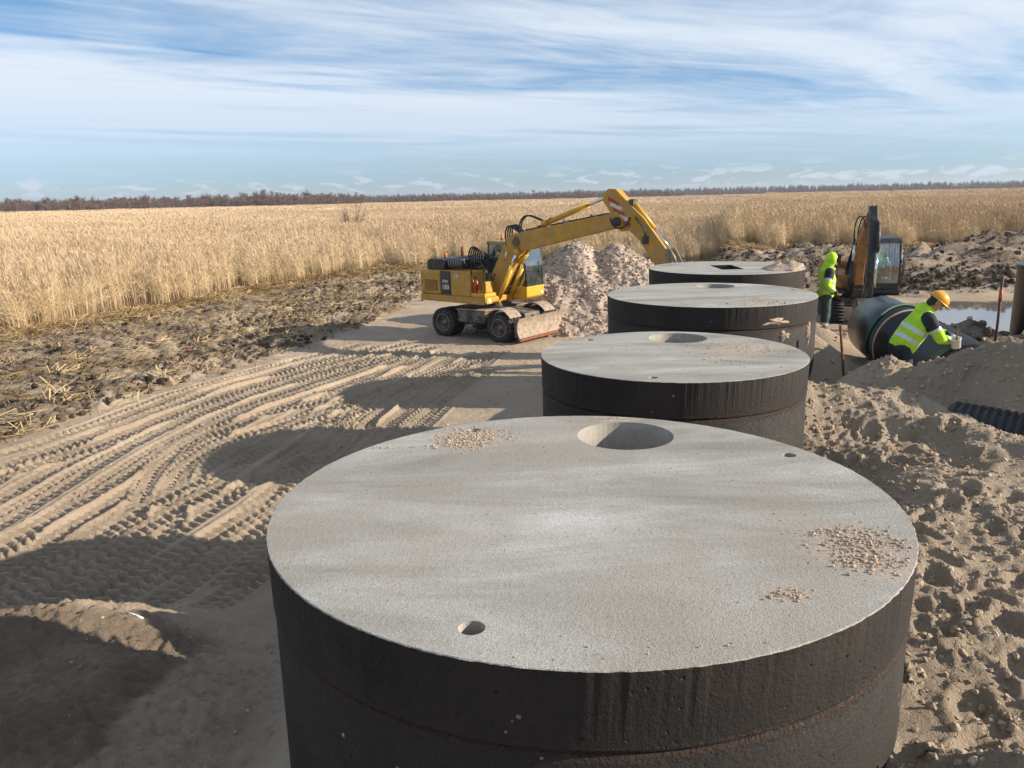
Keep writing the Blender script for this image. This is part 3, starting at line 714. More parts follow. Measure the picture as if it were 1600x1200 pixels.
# flattened straw along the edge
def straw_mesh(name, seed):
    r = random.Random(seed); mb = MB()
    for _ in range(9):
        x, y, a, L = r.uniform(-.35, .35), r.uniform(-.35, .35), r.random()*PI, r.uniform(.08, .6); c, s = math.cos(a)*L/2, math.sin(a)*L/2; w_ = r.uniform(.005, .014); nx, ny = -math.sin(a)*w_, math.cos(a)*w_
        z0, z1 = r.uniform(0, .05), r.uniform(0, .14)
        mb.add([(x-c-nx, y-s-ny, z0), (x+c-nx, y+s-ny, z1), (x+c+nx, y+s+ny, z1+.006), (x-c+nx, y-s+ny, z0+.006)], [(0, 1, 2, 3)])
    me = bpy.data.meshes.new(name); me.from_pydata(mb.v, [], mb.f); return me
stc = proto_collection('straw', [(straw_mesh('straw_a%d' % i, i), M['strawbit']) for i in range(5)])
x = rng.uniform(-30, 45, 30000); y = reed_edge(x)-np.abs(rng.normal(0, 1.7, len(x)))+1.0
k = (y > 8) & (y > yard_edge(x)-2); x, y = x[k], y[k]
x2 = rng.uniform(-22, 6, 5000); y2 = rng.uniform(12, 50, 5000); k2 = in_band(x2, y2); x = np.concatenate([x, x2[k2]]); y = np.concatenate([y, y2[k2]])
n = len(x); z = terrain(x, y)[0]
scatter('straw_litter', np.stack([x, y, z+.01], 1), np.stack([rng.normal(0, .12, n), rng.normal(0, .12, n), rng.uniform(-PI, PI, n)], 1), np.repeat(rng.uniform(.6, 1.4, n)[:, None], 3, 1), rng.integers(0, 5, n), stc, 'broken reed straw littered along the edge of the reed bed')

# ------------------------------------------------------------------ far woods
def tree_mesh(seed, h, spread, nb, tw, twlen, tws, trunk_w):
    r = random.Random(seed); tr = MB(); cr = MB()
    top = Vector((r.gauss(0, .04)*h, r.gauss(0, .04)*h, h*.93))
    tr.tube([(0, 0, -.3), top*.5+Vector((r.gauss(0, .02)*h, 0, 0)), top], [trunk_w, trunk_w*.6, trunk_w*.15], 6)
    for b in range(nb):
        f = r.uniform(.16, .9); a = r.random()*2*PI; p = top*f; L = spread*h*(1.1-f*.75)*r.uniform(.6, 1.1)
        d = Vector((math.cos(a), math.sin(a), r.uniform(.55, 1.3))).normalized(); q = p+d*L
        tr.tube([p, p.lerp(q, .5)+Vector((0, 0, -.03*L)), q], [trunk_w*.42*(1.1-f), trunk_w*.25*(1.1-f), trunk_w*.1], 4, caps=False)
        for t in range(tw):
            g = r.uniform(.25, 1.05); s = p.lerp(q, g); dd = (d+Vector((r.gauss(0, .6), r.gauss(0, .6), r.gauss(.25, .5)))).normalized()*twlen*h*r.uniform(.5, 1.2)
            nn = dd.cross(Vector((r.gauss(0, 1), r.gauss(0, 1), r.gauss(0, 1)))).normalized()*tws
            cr.add([s-nn, s+nn, s+dd+nn*.3, s+dd-nn*.3], [(0, 1, 2, 3)])
    return tr, cr
def tree_single(i, h, spread, nb, tw, tl, ts, tk):
    tr, cr = tree_mesh(i, h, spread, nb, tw, tl, ts, tk)
    mb = MB(); mb.v = tr.v+cr.v; b = len(tr.v); mb.f = tr.f+[tuple(j+b for j in f) for f in cr.f]
    me = bpy.data.meshes.new('far_tree_%d' % i); me.from_pydata(mb.v, [], mb.f)
    me.polygons.foreach_set('material_index', [0]*len(tr.f)+[1]*len(cr.f)); return me
def conifer(i, h):
    r = random.Random(i); mb = MB(); mb.bar((0, 0, 0), (0, 0, h*.9), .14, .05, 5)
    for k in range(90):
        f = r.uniform(.10, 1.0)**.8; a = r.random()*2*PI; L = h*.30*math.sqrt(max(.02, 1.04-f))*r.uniform(.5, 1.1); z = h*f*.93; ca, sa = math.cos(a), math.sin(a); w_ = L*.42
        mb.add([(0, 0, z), (ca*L*.6-sa*w_, sa*L*.6+ca*w_, z-L*.15), (ca*L, sa*L, z-L*.3), (ca*L*.6+sa*w_, sa*L*.6-ca*w_, z-L*.12)], [(0, 1, 2, 3)])
    me = bpy.data.meshes.new('far_conifer_%d' % i); me.from_pydata(mb.v, [], mb.f); return me
far_protos = proto_collection('far_tree', [(tree_single(100+i, 6.5, .36, 20, 16, .16, .045, .13), [M['trunk'], M['twig']]) for i in range(5)]+[(conifer(i, 13), M['conifer']) for i in range(3)])
def far_line(n, a0, a1, d0, d1, s0, s1, idx0, idxn, dens=None):
    a = np.radians(rng.uniform(a0, a1, n)); d = rng.uniform(d0, d1, n)
    if dens is not None: k = rng.random(n) < dens(np.degrees(a)); a, d = a[k], d[k]
    n = len(a); s = rng.uniform(s0, s1, n)*(1+.25*pn(np.degrees(a)*.9, d*.01, 5))
    return np.stack([d*np.sin(a), d*np.cos(a), np.full(n, .3)], 1), np.stack([np.zeros(n), np.zeros(n), rng.uniform(-PI, PI, n)], 1), np.stack([s*1.15, s*1.15, s], 1), idx0+rng.integers(0, idxn, n)
L = [far_line(1700, -44, -10, 450, 640, .45, 1.45, 0, 5), far_line(1300, -14, 12, 520, 700, .45, .95, 0, 5), far_line(900, 8, 46, 760, 1000, .5, .9, 0, 5, lambda a: .5+.5*(pn(a*.35, a*0, 9) > -.1)),
     far_line(5200, -50, 50, 1150, 1700, .65, 1.0, 5, 3), far_line(1500, -50, 50, 1000, 1200, .8, 1.4, 0, 5)]
pts, rot, scl, idx = (np.concatenate([a[k] for a in L]) for k in range(4))
scatter('far_wood', pts, rot, scl, idx, far_protos, 'far belt of leafless woods and dark conifers on the horizon')
def bare_tree(px, d, h, label, seed, spread=.36, nb=24, tw=22, tl=.15, ts=.03, tk=.13, group=None):
    p = at_y(px, 310, d); z = .3 if d > 100 else ground_z(p[0], p[1])
    e = empty('bare_tree', (p[0], p[1], z)); tag(e, label, 'tree', group)
    tr, cr = tree_mesh(seed, h, spread, nb, tw, tl, ts, tk); tr.build('trunk', M['trunk'], e); cr.build('crown', M['twig'], e); return e
G = 'tall bare trees along the far wood'
for i, (px, d, h) in enumerate(((402, 480, 10.5), (412, 478, 12.0), (423, 482, 11.2), (433, 480, 9.0))):
    bare_tree(px, d, h, 'tall bare tree in the clump rising above the left woods', 40+i, ts=.05, tk=.2, group=G)
for i, (px, d, h, lb) in enumerate(((110, 470, 7.8, 'bushy bare tree standing out where the wood nears the reeds'), (765, 520, 7.0, 'round brownish bare tree at the wood edge behind the excavator'),
        (833, 560, 8.6, 'slim bare tree rising above the wood edge left of the raised boom'), (1103, 740, 9.5, 'lone dark bare tree before the far conifer wood'), (1158, 740, 8.5, 'dark bare tree beside the lone one before the conifer wood'))):
    bare_tree(px, d, h, lb, 60+i, ts=.06, tk=.2)
def shrub(px, d, h, label, seed, z=None):
    p = at_y(px, 310, d); e = empty('shrub', (p[0], p[1], ground_z(p[0], p[1]) if d < 60 else .45)); tag(e, label, 'shrub')
    r = random.Random(seed); st = MB(); tw = MB()
    for k in range(16):
        a = r.random()*2*PI; q = Vector((math.cos(a)*h*.55*r.random(), math.sin(a)*h*.55*r.random(), h*r.uniform(.6, 1))); st.tube([(0, 0, 0), q*.5+Vector((0, 0, .1)), q], [.03, .02, .008], 4, caps=False)
        for j in range(14):
            s = q*r.uniform(.35, 1); dd = Vector((r.gauss(0, .5), r.gauss(0, .5), r.uniform(.1, 1))).normalized()*h*r.uniform(.12, .3); nn = dd.cross(Vector((r.gauss(0, 1), r.gauss(0, 1), .2))).normalized()*.016
            tw.add([s-nn, s+nn, s+dd+nn*.3, s+dd-nn*.3], [(0, 1, 2, 3)])
    st.build('stems', M['trunk'], e); tw.build('twigs', M['twig'], e); return e
shrub(548, 84, 3.9, 'lone grey leafless shrub growing out of the reed bed', 1)
for i, (px, d, h) in enumerate(((1392, 420, 5.5), (1510, 330, 3.6), (1558, 330, 4.4), (1425, 430, 4.0), (1580, 300, 4))):
    o = shrub(px, d, h, 'low leafless bush on the open ground before the far woods', 5+i); o['group'] = 'bushes before the far woods'

# ------------------------------------------------------------------ concrete tanks
def apply_mods(o):
    dg = bpy.context.evaluated_depsgraph_get(); dg.update()
    me = bpy.data.meshes.new_from_object(o.evaluated_get(dg)); o.modifiers.clear(); old = o.data; o.data = me; return me
def tank(i, label, holes, square=None, warm=.5, stains=()):
    cx, cy, R = TANKS[i]; e = empty('concrete_tank', (cx, cy, 0)); tag(e, label, 'tank', 'row of round concrete tanks')
    N = 420; TH = .36; r = random.Random(i+3)
    # lid: closed slab, rim slightly chipped
    prof = [(R-.012, TOP-TH+.006), (R-.012+.006, TOP-TH+.02), (R, TOP-.005), (R-.004, TOP)]
    vs = []; fs = []; mi = []
    for k, (rr, z) in enumerate(prof):
        for j in range(N):
            a = 2*PI*j/N; q = rr+(r.gauss(0, .0016) if k >= 2 else 0); zz = z
            vs.append((q*math.cos(a), q*math.sin(a), zz))
    for k in range(3):
        for j in range(N): fs.append((k*N+j, k*N+(j+1) % N, (k+1)*N+(j+1) % N, (k+1)*N+j)); mi.append(1 if k < 2 else 0)
    fs.append(tuple(3*N+j for j in range(N))); mi.append(0); fs.append(tuple(j for j in range(N))[::-1]); mi.append(0)
    me = bpy.data.meshes.new('lid'); me.from_pydata(vs, [], fs); me.polygons.foreach_set('material_index', mi)
    M['lid%d' % i] = concrete_mat('lid_concrete_%d' % i, i+1, warm, [(at_z(px_, py_, TOP)[0]-cx, at_z(px_, py_, TOP)[1]-cy, sr) for px_, py_, sr in stains])
    lid = put('lid', me, [M['lid%d' % i], M['bitumen'], M['conc_in']], e)
    cut = MB()
    for hx, hy, hr in holes:
        cut.lathe([(0.0005, -.6), (hr, -.6), (hr, .2), (0.0005, .2)], (hx-cx, hy-cy, TOP), 'z', 48 if hr > .2 else 24, 2, False)
    if square:
        (sx0, sy0), (sx1, sy1) = square; cut.box((sx0-cx, sy0-cy, TOP-.6), (sx1-cx, sy1-cy, TOP+.2), 1)  # hatch walls coloured near-black to darken the opening
    cm = cut.mesh('cut')
    for m in (M['lid%d' % i], M['bitumen'], M['conc_in']): cm.materials.append(m)
    bm = bmesh.new(); bm.from_mesh(cm); bmesh.ops.remove_doubles(bm, verts=bm.verts, dist=.001); bmesh.ops.recalc_face_normals(bm, faces=bm.faces); bm.to_mesh(cm); bm.free()
    co = bpy.data.objects.new('cut', cm); C.objects.link(co); co.parent = e
    md = lid.modifiers.new('b', 'BOOLEAN'); md.operation = 'DIFFERENCE'; md.object = co; md.solver = 'EXACT'; md.material_mode = 'INDEX'
    apply_mods(lid); bpy.data.objects.remove(co)
    # wall below the lid, set back a touch so the joint shows
    R2 = R-.012; wl = MB(); n = 128
    wl.lathe([(R2-.17, -.3), (R2, -.3), (R2, 1.2), (R2, TOP-TH-.02), (R2-.012, TOP-TH-.003), (R2-.17, TOP-TH-.003), (R2-.17, -.3)], (0, 0, 0), 'z', n, 0)
    wall = wl.build('wall', M['bitumen'], e)
    fl = MB().lathe([(.0005, .02), (R2-.172, .02)], (0, 0, 0), 'z', n, 0); fl.build('floor_slab', M['conc_in'], e)
    return e
def hxy(px, py): p = at_z(px, py, TOP); return p[0], p[1]
def H(px, py, r): return (*hxy(px, py), r)
T0 = tank(0, 'round concrete tank with three small pipe holes and sand patches, largest-looking end of the row', [H(977, 680, .345), H(737, 981, .056), H(1233, 711, .046), H(741, 672, .05)], warm=.6, stains=[(735, 686, .34), (1335, 855, .32), (1375, 880, .22), (1232, 928, .12), (965, 655, .2)])
T0['label'] = 'end tank of the row with a sand-edged pipe hole, farthest from the square-hatched one'
T1 = tank(1, 'slightly smaller tank between the row-end tank and the mud-smeared one', [H(1059, 528, .345), H(1021, 590, .045), H(921, 531, .05)], warm=.2, stains=[(1160, 545, .5), (1120, 560, .2)])
T2 = tank(2, 'tank with mud smears down its dark wall, next to the square-hatched tank', [H(1118, 447, .345), H(997, 450, .05), H(1238, 453, .05)], warm=.2, stains=[(1190, 474, .4)])
a, b = (hxy(1117, 417.5)[0], hxy(1117, 421.5)[1]), (hxy(1154, 417.5)[0], hxy(1154, 413.5)[1])
T3 = tank(3, 'tank with a square hatch opening and a sand heap on its lid', [], square=((a[0], a[1]), (b[0], b[1])), warm=.25)
pl = MB().lathe([(.0005, .012), (.03, .012), (.034, 0)], (0, 0, 0), 'z', 14).build('lifting_plug', M['white'], T0)
pl.rotation_euler = (rad(90), 0, rad(-14)); aa = rad(-90-17.5); pl.location = (1.736*math.cos(aa), 1.736*math.sin(aa), 1.98)

# sand left lying on the lids
def crumbs(name, label, spec, z=TOP, seed=1):
    r = random.Random(seed); proto = [lump_mesh('c%d' % k, 50+k, 1, .35) for k in range(4)]
    V = []; Fc = []
    for (px, py, sx, sy, n, smax_) in spec:
        c = at_z(px, py, z)
        for _ in range(int(n*1.7)):
            x, y = c[0]+r.gauss(0, sx), c[1]+r.gauss(0, sy)
            ok = False
            for (tx, ty, R) in TANKS:
                if math.hypot(x-tx, y-ty) < R-.03: ok = True
            if not ok: continue
            s = .003+smax_*.72*r.random()**6; m = proto[r.randrange(4)]; b = len(V); rot = Euler((r.random()*6, r.random()*6, r.random()*6)).to_matrix()
            for v in m.vertices:
                p = rot @ v.co; V.append((x+p.x*s, y+p.y*s, z+.22*s+p.z*s*.75))
            for f in m.polygons: Fc.append(tuple(b+q for q in f.vertices))
    me = bpy.data.meshes.new(name); me.from_pydata(V, [], Fc)
    o = put(name, me, M['clod1']); return tag(o, label, kind='stuff')
M['clod1'] = mat('dry_sand_crumb', (.46, .36, .265), .95, nscale=14, var=.25, spec=.15)
crumbs('sand_crumbs', 'dry sand crumbs scattered on the lid of the row-end tank', [(735, 685, .10, .13, 900, .024), (700, 690, .06, .08, 260, .03), (770, 680, .14, .12, 260, .02), (1335, 850, .10, .10, 600, .024), (1300, 832, .12, .03, 120, .02),
    (1360, 880, .10, .06, 260, .028), (1230, 930, .05, .03, 120, .022), (1390, 850, .06, .04, 120, .026), (960, 653, .12, .03, 160, .02), (600, 700, .2, .02, 70, .018), (800, 720, .7, .6, 200, .010), (1100, 850, .7, .6, 200, .010), (1270, 836, .012, .012, 12, .03), (1010, 1010, .3, .05, 50, .014)], seed=1)
crumbs('sand_crumbs', 'specks of sand dotted over the smaller tank lid', [(1130, 550, .5, .5, 420, .022), (1180, 545, .25, .25, 160, .03), (960, 545, .5, .6, 160, .018), (1100, 540, .15, .1, 140, .026), (1140, 565, .12, .05, 100, .03)], seed=2)
crumbs('sand_crumbs', 'specks of sand dotted over the mud-smeared tank lid', [(1160, 470, .5, .35, 260, .03), (1080, 478, .3, .2, 90, .03), (1200, 474, .3, .12, 120, .05), (1000, 465, .5, .4, 90, .02)], seed=3)
def heap(name, cx, cy, z, rx, ry, h, mats, label, cat, seed, n=60, clipr=None):
    vs = []; fs = []; rings = 22
    for k in range(rings+1):
        f = k/rings
        for j in range(n):
            a = 2*PI*j/n; q = 1+.16*math.sin(a*3+seed)+.08*math.sin(a*7+seed*2); x, y = cx+rx*f*q*math.cos(a), cy+ry*f*q*math.sin(a)
            vs.append([x, y, 0])
    A = np.array(vs); f = np.repeat(np.arange(rings+1)/rings, n)
    A[:, 2] = z+h*np.clip(1.06-np.sqrt(f*f+.01), 0, 1)*(1+.25*fbm(A[:, 0], A[:, 1], h*1.1, 4, .55, seed))*(f < 1)-.004*(f >= 1)
    if clipr:
        tx, ty, R = clipr; d = np.hypot(A[:, 0]-tx, A[:, 1]-ty); k = np.minimum(1, (R-.03)/d); A[:, 0] = tx+(A[:, 0]-tx)*k; A[:, 1] = ty+(A[:, 1]-ty)*k
        A[:, 2] = np.where(k < 1, np.minimum(A[:, 2], z+.02), A[:, 2])
    fs = [(k*n+j, k*n+(j+1) % n, (k+1)*n+(j+1) % n, (k+1)*n+j) for k in range(rings) for j in range(n)]
    me = bpy.data.meshes.new(name); me.from_pydata(A.tolist(), [], fs); o = put(name, me, mats, smooth=True); return tag(o, label, cat)
M['heap_sand'] = mat('heap_sand', (.44, .335, .25), .95, nscale=12, var=.3, bump=.9, bscale=70, spec=.15)
c = at_z(1232, 414, TOP+.08)
heap('sand_heap', c[0], c[1], TOP, .52, .75, .20, M['heap_sand'], 'low sand heap on the lid of the square-hatched tank', 'sand heap', 4, clipr=TANKS[3])

# mud thrown against the walls
def splat(px, py, i, w_, h_, label, seed):
    cx, cy, R = TANKS[i]; d = pray(px, py); # hit the cylinder
    o2 = EYE[:2]-np.array([cx, cy]); a_ = d[0]**2+d[1]**2; b_ = o2@d[:2]; c_ = o2@o2-(R-.012)**2; t = (-b_-math.sqrt(b_*b_-a_*c_))/a_
    p = EYE+d*t; th0 = math.atan2(p[1]-cy, p[0]-cx); r = random.Random(seed); n = 28; m = 12; V = []; Fc = []
    for k in range(m+1):
        for j in range(n):
            a = 2*PI*j/n; q = (k/m)*(1+.28*math.sin(a*3+seed)+.2*math.sin(a*5+seed*3)+.12*math.sin(a*9)); th = th0+q*w_*math.cos(a)/R; z = p[2]+q*h_*math.sin(a)
            rr = R-.012+.035*(1-(k/m)**2)*(.6+.6*r.random())*(k < m)+(-.004 if k == m else .002); V.append((cx+rr*math.cos(th), cy+rr*math.sin(th), z))
    Fc = [(k*n+j, k*n+(j+1) % n, (k+1)*n+(j+1) % n, (k+1)*n+j) for k in range(m) for j in range(n)]
    me = bpy.data.meshes.new('mud_splash'); me.from_pydata(V, [], Fc); tag(put('mud_splash', me, M['heap_sand'], smooth=True), label, 'mud')
splat(1213, 503, 2, .22, .06, 'wide splash of pale mud on the tank wall below the lid', 3)
splat(1262, 520, 2, .05, .16, 'narrow run of pale mud down the tank wall by the standing worker', 5)
splat(1225, 525, 2, .10, .07, 'smaller mud patch under the wide splash on the tank wall', 8)

# ------------------------------------------------------------------ gravel heap behind the machine
def gravel():
    n, m = 200, 200; xs = np.linspace(-1.2, 8.8, n); ys = np.linspace(26.2, 36.5, m); X, Y = np.meshgrid(xs, ys); x, y = X.ravel(), Y.ravel()
    tops = [at_y(905, 376, 31.2), at_y(962, 381, 31.0), at_y(1000, 402, 30.6), at_y(868, 402, 31.4)]
    h = np.full(x.shape, -9.)
    for k, tp in enumerate(tops): h = smax(h, tp[2]-.74*(np.sqrt((x-tp[0])**2+(y-tp[1])**2+.10)-.30), .12)
    h = h-.22*bump_(x, y, at_y(932, 395, 30.6)[0], 30.4, .35, 1.0, 1.4)
    h = h+.10*fbm(x, y, 1.0, 4, .55, 7)+.05*fbm(x, y, .25, 3, .6, 8)
    g = terrain(x, y)[0]
    for k, a in enumerate((-.3, .25, .8)):      # slip gullies
        h = h-.05*np.sin(x*3.1+y*1.3+k)*np.clip(h-g, 0, 1)*.5
    z = np.maximum(h, g-.15); V = np.stack([x, y, z], 1)
    live = (h > g-.14)
    fs = []
    for j in range(m-1):
        for i in range(n-1):
            q = (j*n+i, j*n+i+1, (j+1)*n+i+1, (j+1)*n+i)
            if any(live[k] for k in q): fs.append(q)
    me = bpy.data.meshes.new('gravel_heap'); me.from_pydata(V.tolist(), [], fs)
    tag(put('gravel_heap', me, M['gravel'], smooth=True), 'tall heap of pinkish beige sandy gravel behind the yellow excavator', 'gravel heap')
    k = rng.choice(np.nonzero((h > g+.05))[0], 9000); s = .02+.11*rng.random(len(k))**3
    p = np.stack([x[k]+rng.normal(0, .03, len(k)), y[k]+rng.normal(0, .03, len(k)), z[k]], 1)
    scatter('heap_stones', p, rng.uniform(-PI, PI, (len(k), 3)), np.repeat(s[:, None], 3, 1), rng.integers(0, 4, len(k)), peb, 'stones and clods covering the gravel heap')
M['gravel'] = mat('gravel', (.43, .335, .265), .95, nscale=3.5, var=.3, bump=1.0, bscale=16, spec=.15)
peb = proto_collection('pebble', [(lump_mesh('peb%d' % i, 70+i, 2, .3), M['pebble']) for i in range(4)])
gravel()

# ------------------------------------------------------------------ yellow wheeled excavator
def wheel(parent, x, y, r, side, name='wheel'):
    e = empty(name, (x, y, r), parent=parent)
    for yy in (0, .33*-side):
        t = MB(); w2 = .135
        t.lathe([(r*.60, -w2), (r*.80, -w2-.012), (r*.93, -w2+.005), (r*.965, -w2*.6), (r*.965, w2*.6), (r*.93, w2-.005), (r*.80, w2+.012), (r*.60, w2), (r*.58, 0), (r*.60, -w2)], (0, yy, 0), 'y', 40)
        for k in range(26):
            a = 2*PI*k/26; s_ = 1
            for sd in (-1, 1):
                a2 = a+sd*.06; c, s = math.cos(a2), math.sin(a2); c3, s3 = math.cos(a2+sd*.08+.06), math.sin(a2+sd*.08+.06); tw = .045
                def P(rr, cc, ss, off, ty): return ((rr*cc-off*ss), yy+ty, (rr*ss+off*cc))
                y0, y1 = (sd*.012, sd*(w2+.004))
                vs = [P(r*.95, c, s, -tw, y0), P(r*.95, c, s, tw, y0), P(r, c, s, tw*.8, y0), P(r, c, s, -tw*.8, y0), P(r*.93, c3, s3, -tw, y1), P(r*.93, c3, s3, tw, y1), P(r*.985, c3, s3, tw*.8, y1), P(r*.985, c3, s3, -tw*.8, y1)]
                t.add(vs, [(0, 1, 2, 3), (7, 6, 5, 4), (0, 4, 5, 1), (1, 5, 6, 2), (2, 6, 7, 3), (3, 7, 4, 0)])
        t.build('tyre', M['tyre'], e)
    rm = MB(); sd = side
    rm.lathe([(r*.60, .125*sd), (r*.575, .14*sd), (r*.54, .10*sd), (r*.50, .02*sd), (r*.30, .0), (r*.28, .07*sd), (r*.16, .085*sd), (r*.15, .12*sd), (.0005, .12*sd)], (0, 0, 0), 'y', 32)
    rm.lathe([(r*.60, -.43*sd), (r*.5, -.40*sd), (r*.5, .0)], (0, 0, 0), 'y', 32)
    ro = rm.build('rim', M['frame'], e)
    MB().lathe([(r*.60, .142*sd), (r*.565, .150*sd), (r*.545, .135*sd), (r*.60, .12*sd)], (0, 0, 0), 'y', 40).build('rim_ring', M['rim'], ro)
    bt = MB()
    for k in range(8):
        a = 2*PI*k/8; bt.bar((r*.39*math.cos(a), .01*sd, r*.39*math.sin(a)), (r*.39*math.cos(a), .04*sd, r*.39*math.sin(a)), .018, n=6)
    bt.build('wheel_bolts', M['rim'], e)['kind'] = 'stuff'
    return e
def text_mesh(txt, size, name, m, parent, loc, rot, depth=.002):
    cu = bpy.data.curves.new(name, 'FONT'); cu.body = txt; cu.size = size; cu.align_x = 'CENTER'; cu.align_y = 'CENTER'; cu.extrude = depth; cu.offset = size*.018
    to = bpy.data.objects.new(name, cu); C.objects.link(to); dg = bpy.context.evaluated_depsgraph_get(); dg.update()
    me = bpy.data.meshes.new_from_object(to.evaluated_get(dg)); bpy.data.objects.remove(to); me.materials.clear()
    o = put(name, me, m, parent); o.location = loc; o.rotation_euler = rot; return o
EXC_O = (-.61, 27.75); EXC_A = rad(-38)
EZ = .5*(ground_z(-1.6, 27.2)+ground_z(.0, 26.6))
X = empty('wheeled_excavator', (*EXC_O, EZ-.02), EXC_A); tag(X, 'yellow wheeled excavator with dozer blade and raised folded boom by the gravel heap', 'excavator')
Y_, YC, K, FR = M['yellow'], M['yellow_clean'], M['black'], M['frame']
# undercarriage
ch = MB(); ch.prism([(-1.75, .62), (-1.5, .45), (1.5, .45), (1.75, .62), (1.7, .92), (.9, 1.0), (-.9, 1.0), (-1.7, .92)], -.42, .42)
ch.box((-.9, -.75, .62), (.85, .75, .98)); ch.build('chassis', FR, X, .02)
MB().lathe([(.78, .99), (.80, 1.05), (.74, 1.21)], (-.15, 0, 0), 'z', 36).build('slew_ring', K, X)
for ax in (-1.24, 1.24):
    MB().bar((ax, -1.05, .5), (ax, 1.05, .5), .12, n=12).lathe([(.0005, -.22), (.2, -.16), (.24, 0), (.2, .16), (.0005, .22)], (ax, 0, .5), 'x', 14).build('axle', FR, X)
    for sd in (-1, 1): wheel(X, ax, sd*1.10, .51, sd)
for sd in (-1, 1):
    st = MB(); st.box((-.62, sd*1.16, .58) if sd > 0 else (-.62, -1.16, .58), (.58, sd*.76, 1.0) if sd > 0 else (.58, -.76, 1.0)); st.build('tool_box', FR, X, .03)
    MB().box((-.66, min(sd*1.2, sd*.5), 1.004), (.66, max(sd*1.2, sd*.5), 1.03)).build('step_plate', M['dusty'], X, .008)
    for ax in (1.24,):
        mg = MB(); 
        for k in range(9):
            a0, a1 = rad(35+k*12.5), rad(35+(k+1)*12.5); q0, q1 = .60, .63
            y0, y1 = min(sd*1.27, sd*.66), max(sd*1.27, sd*.66)
            P = lambda q, a: (ax+q*math.cos(a), .51+q*math.sin(a))
            mg.prism([P(q0, a0), P(q1, a0), P(q1, a1), P(q0, a1)], y0, y1)
        mg.build('mudguard', M['dusty'], X)
lad = MB()
for zz in (.28, .52): lad.box((-.25, -1.24, zz), (.2, -1.08, zz+.03))
lad.bar((-.25, -1.16, .25), (-.25, -1.16, .64), .018, n=6).bar((.2, -1.16, .25), (.2, -1.16, .64), .018, n=6); lad.build('ladder', FR, X)
# dozer blade
bl = MB(); pr = []
for k in range(9):
    t = k/8; pr.append((2.02+.10*(2*t-1)**2, .22+.66*t))
bl.prism(pr+[(x-.03, z) for x, z in pr[::-1]], -1.26, 1.26); blo = bl.build('dozer_blade', M['dusty'], X)
MB().box((2.03, -1.25, .13), (2.135, 1.25, .235)).build('cutting_edge', M['rust'], blo, .01)
rb = MB()
for yy in (-1.24, -.42, .42, 1.21): rb.box((1.90, yy, .26), (2.0, yy+.03, .84))
rb.build('blade_ribs', FR, blo)['kind'] = 'stuff'
for yy in (-.42, .42): MB().prism([(1.55, .52), (1.6, .75), (2.0, .62), (2.0, .38)], yy-.06, yy+.06).build('blade_arm', FR, X)
MB().bar((1.5, 0, .9), (1.95, 0, .7), .055, n=12).build('blade_cylinder', FR, X)
# superstructure
hs_ = MB(); hs_.prism([(-2.22, 1.24), (.58, 1.22), (.72, 1.30), (.72, 1.47), (-2.24, 1.47)], -1.25, 1.25); hs_.build('turntable_frame', Y_, X, .03)
MB().box((-2.24, -1.25, 1.475), (-1.27, 1.25, 2.30)).build('counterweight', Y_, X, .07, 3)
MB().box((-1.263, -1.235, 1.475), (-.80, 1.235, 2.29)).build('engine_housing', Y_, X, .02)
MB().box((-.795, -1.25, 1.475), (.08, -.42, 2.30)).build('side_door', Y_, X, .025)
gr = MB().box((-2.0, -1.262, 1.60), (-1.42, -1.247, 1.97)); gro = gr.build('grille', mat('grille_dark', (.09, .055, .015), .7), X)
for k in range(9): MB().box((-1.98, -1.272, 1.62+k*.038), (-1.44, -1.258, 1.638+k*.038)).build('slat', Y_, gro)
MB().box((-2.13, -1.262, 1.83), (-2.10, -1.248, 1.92)).build('door_latch', K, X)
sp = MB().box((-1.255, -1.262, 1.50), (-.81, -1.238, 2.29)).build('name_panel', mat('name_panel_black', (.022, .026, .03), .45), X)
for k in range(5): MB().box((-1.25, -1.266, 2.07+k*.045), (-.815, -1.258, 2.082+k*.045)).build('louvre', mat('louvre_grey', (.10, .10, .10), .6) if k == 0 else bpy.data.materials['louvre_grey'], sp)
text_mesh('PW', .17, 'model_letters', M['white_print'], sp, (-1.035, -1.264, 1.93), (rad(90), 0, 0))
text_mesh('180', .225, 'model_number', M['white_print'], sp, (-1.035, -1.264, 1.74), (rad(90), 0, 0))
MB().lathe([(.0005, -.012), (.085, -.012), (.088, 0)], (-.54, -1.25, 2.11), 'y', 24).build('round_badge', M['white_print'], X)
lg = MB()
for k in range(3):
    a = rad(90+k*120); lg.bar((-.54+.012*math.cos(a), -1.263, 2.11+.012*math.sin(a)), (-.54+.06*math.cos(a), -1.263, 2.11+.06*math.sin(a)), .012, .016, 6)
lg.build('badge_mark', M['blue_print'], X)
MB().prism([(-2.12, 2.303), (-1.30, 2.303), (-1.30, 2.58), (-1.42, 2.66), (-2.02, 2.66), (-2.12, 2.56)], -1.0, .9).build('engine_hood', K, X, .04, 3)
MB().bar((-1.28, -.72, 2.52), (-.55, -.72, 2.52), .17, n=20).build('air_filter', K, X, .02)
MB().box((-1.29, -.35, 2.295), (-.45, .9, 2.62)).build('hood_box', K, X, .05)
rbn = MB()
for k in range(6): rbn.lathe([(.172, -.02), (.185, 0), (.172, .02)], (-1.2+k*.11, -.72, 2.52), 'x', 20)
rbn.build('filter_ribs', M['rim'], X)
MB().bar((-1.75, .5, 2.6), (-1.75, .5, 3.0), .06, n=12).build('exhaust', M['rust'], X)
def beacon(loc):
    b = MB().lathe([(.06, 0), (.06, .05), (.05, .06)], loc, 'z', 14).build('beacon_base', K, X)
    MB().lathe([(.055, .055), (.058, .13), (.045, .17), (.0005, .18)], loc, 'z', 14).build('beacon_lens', M['orange_lens'], b)
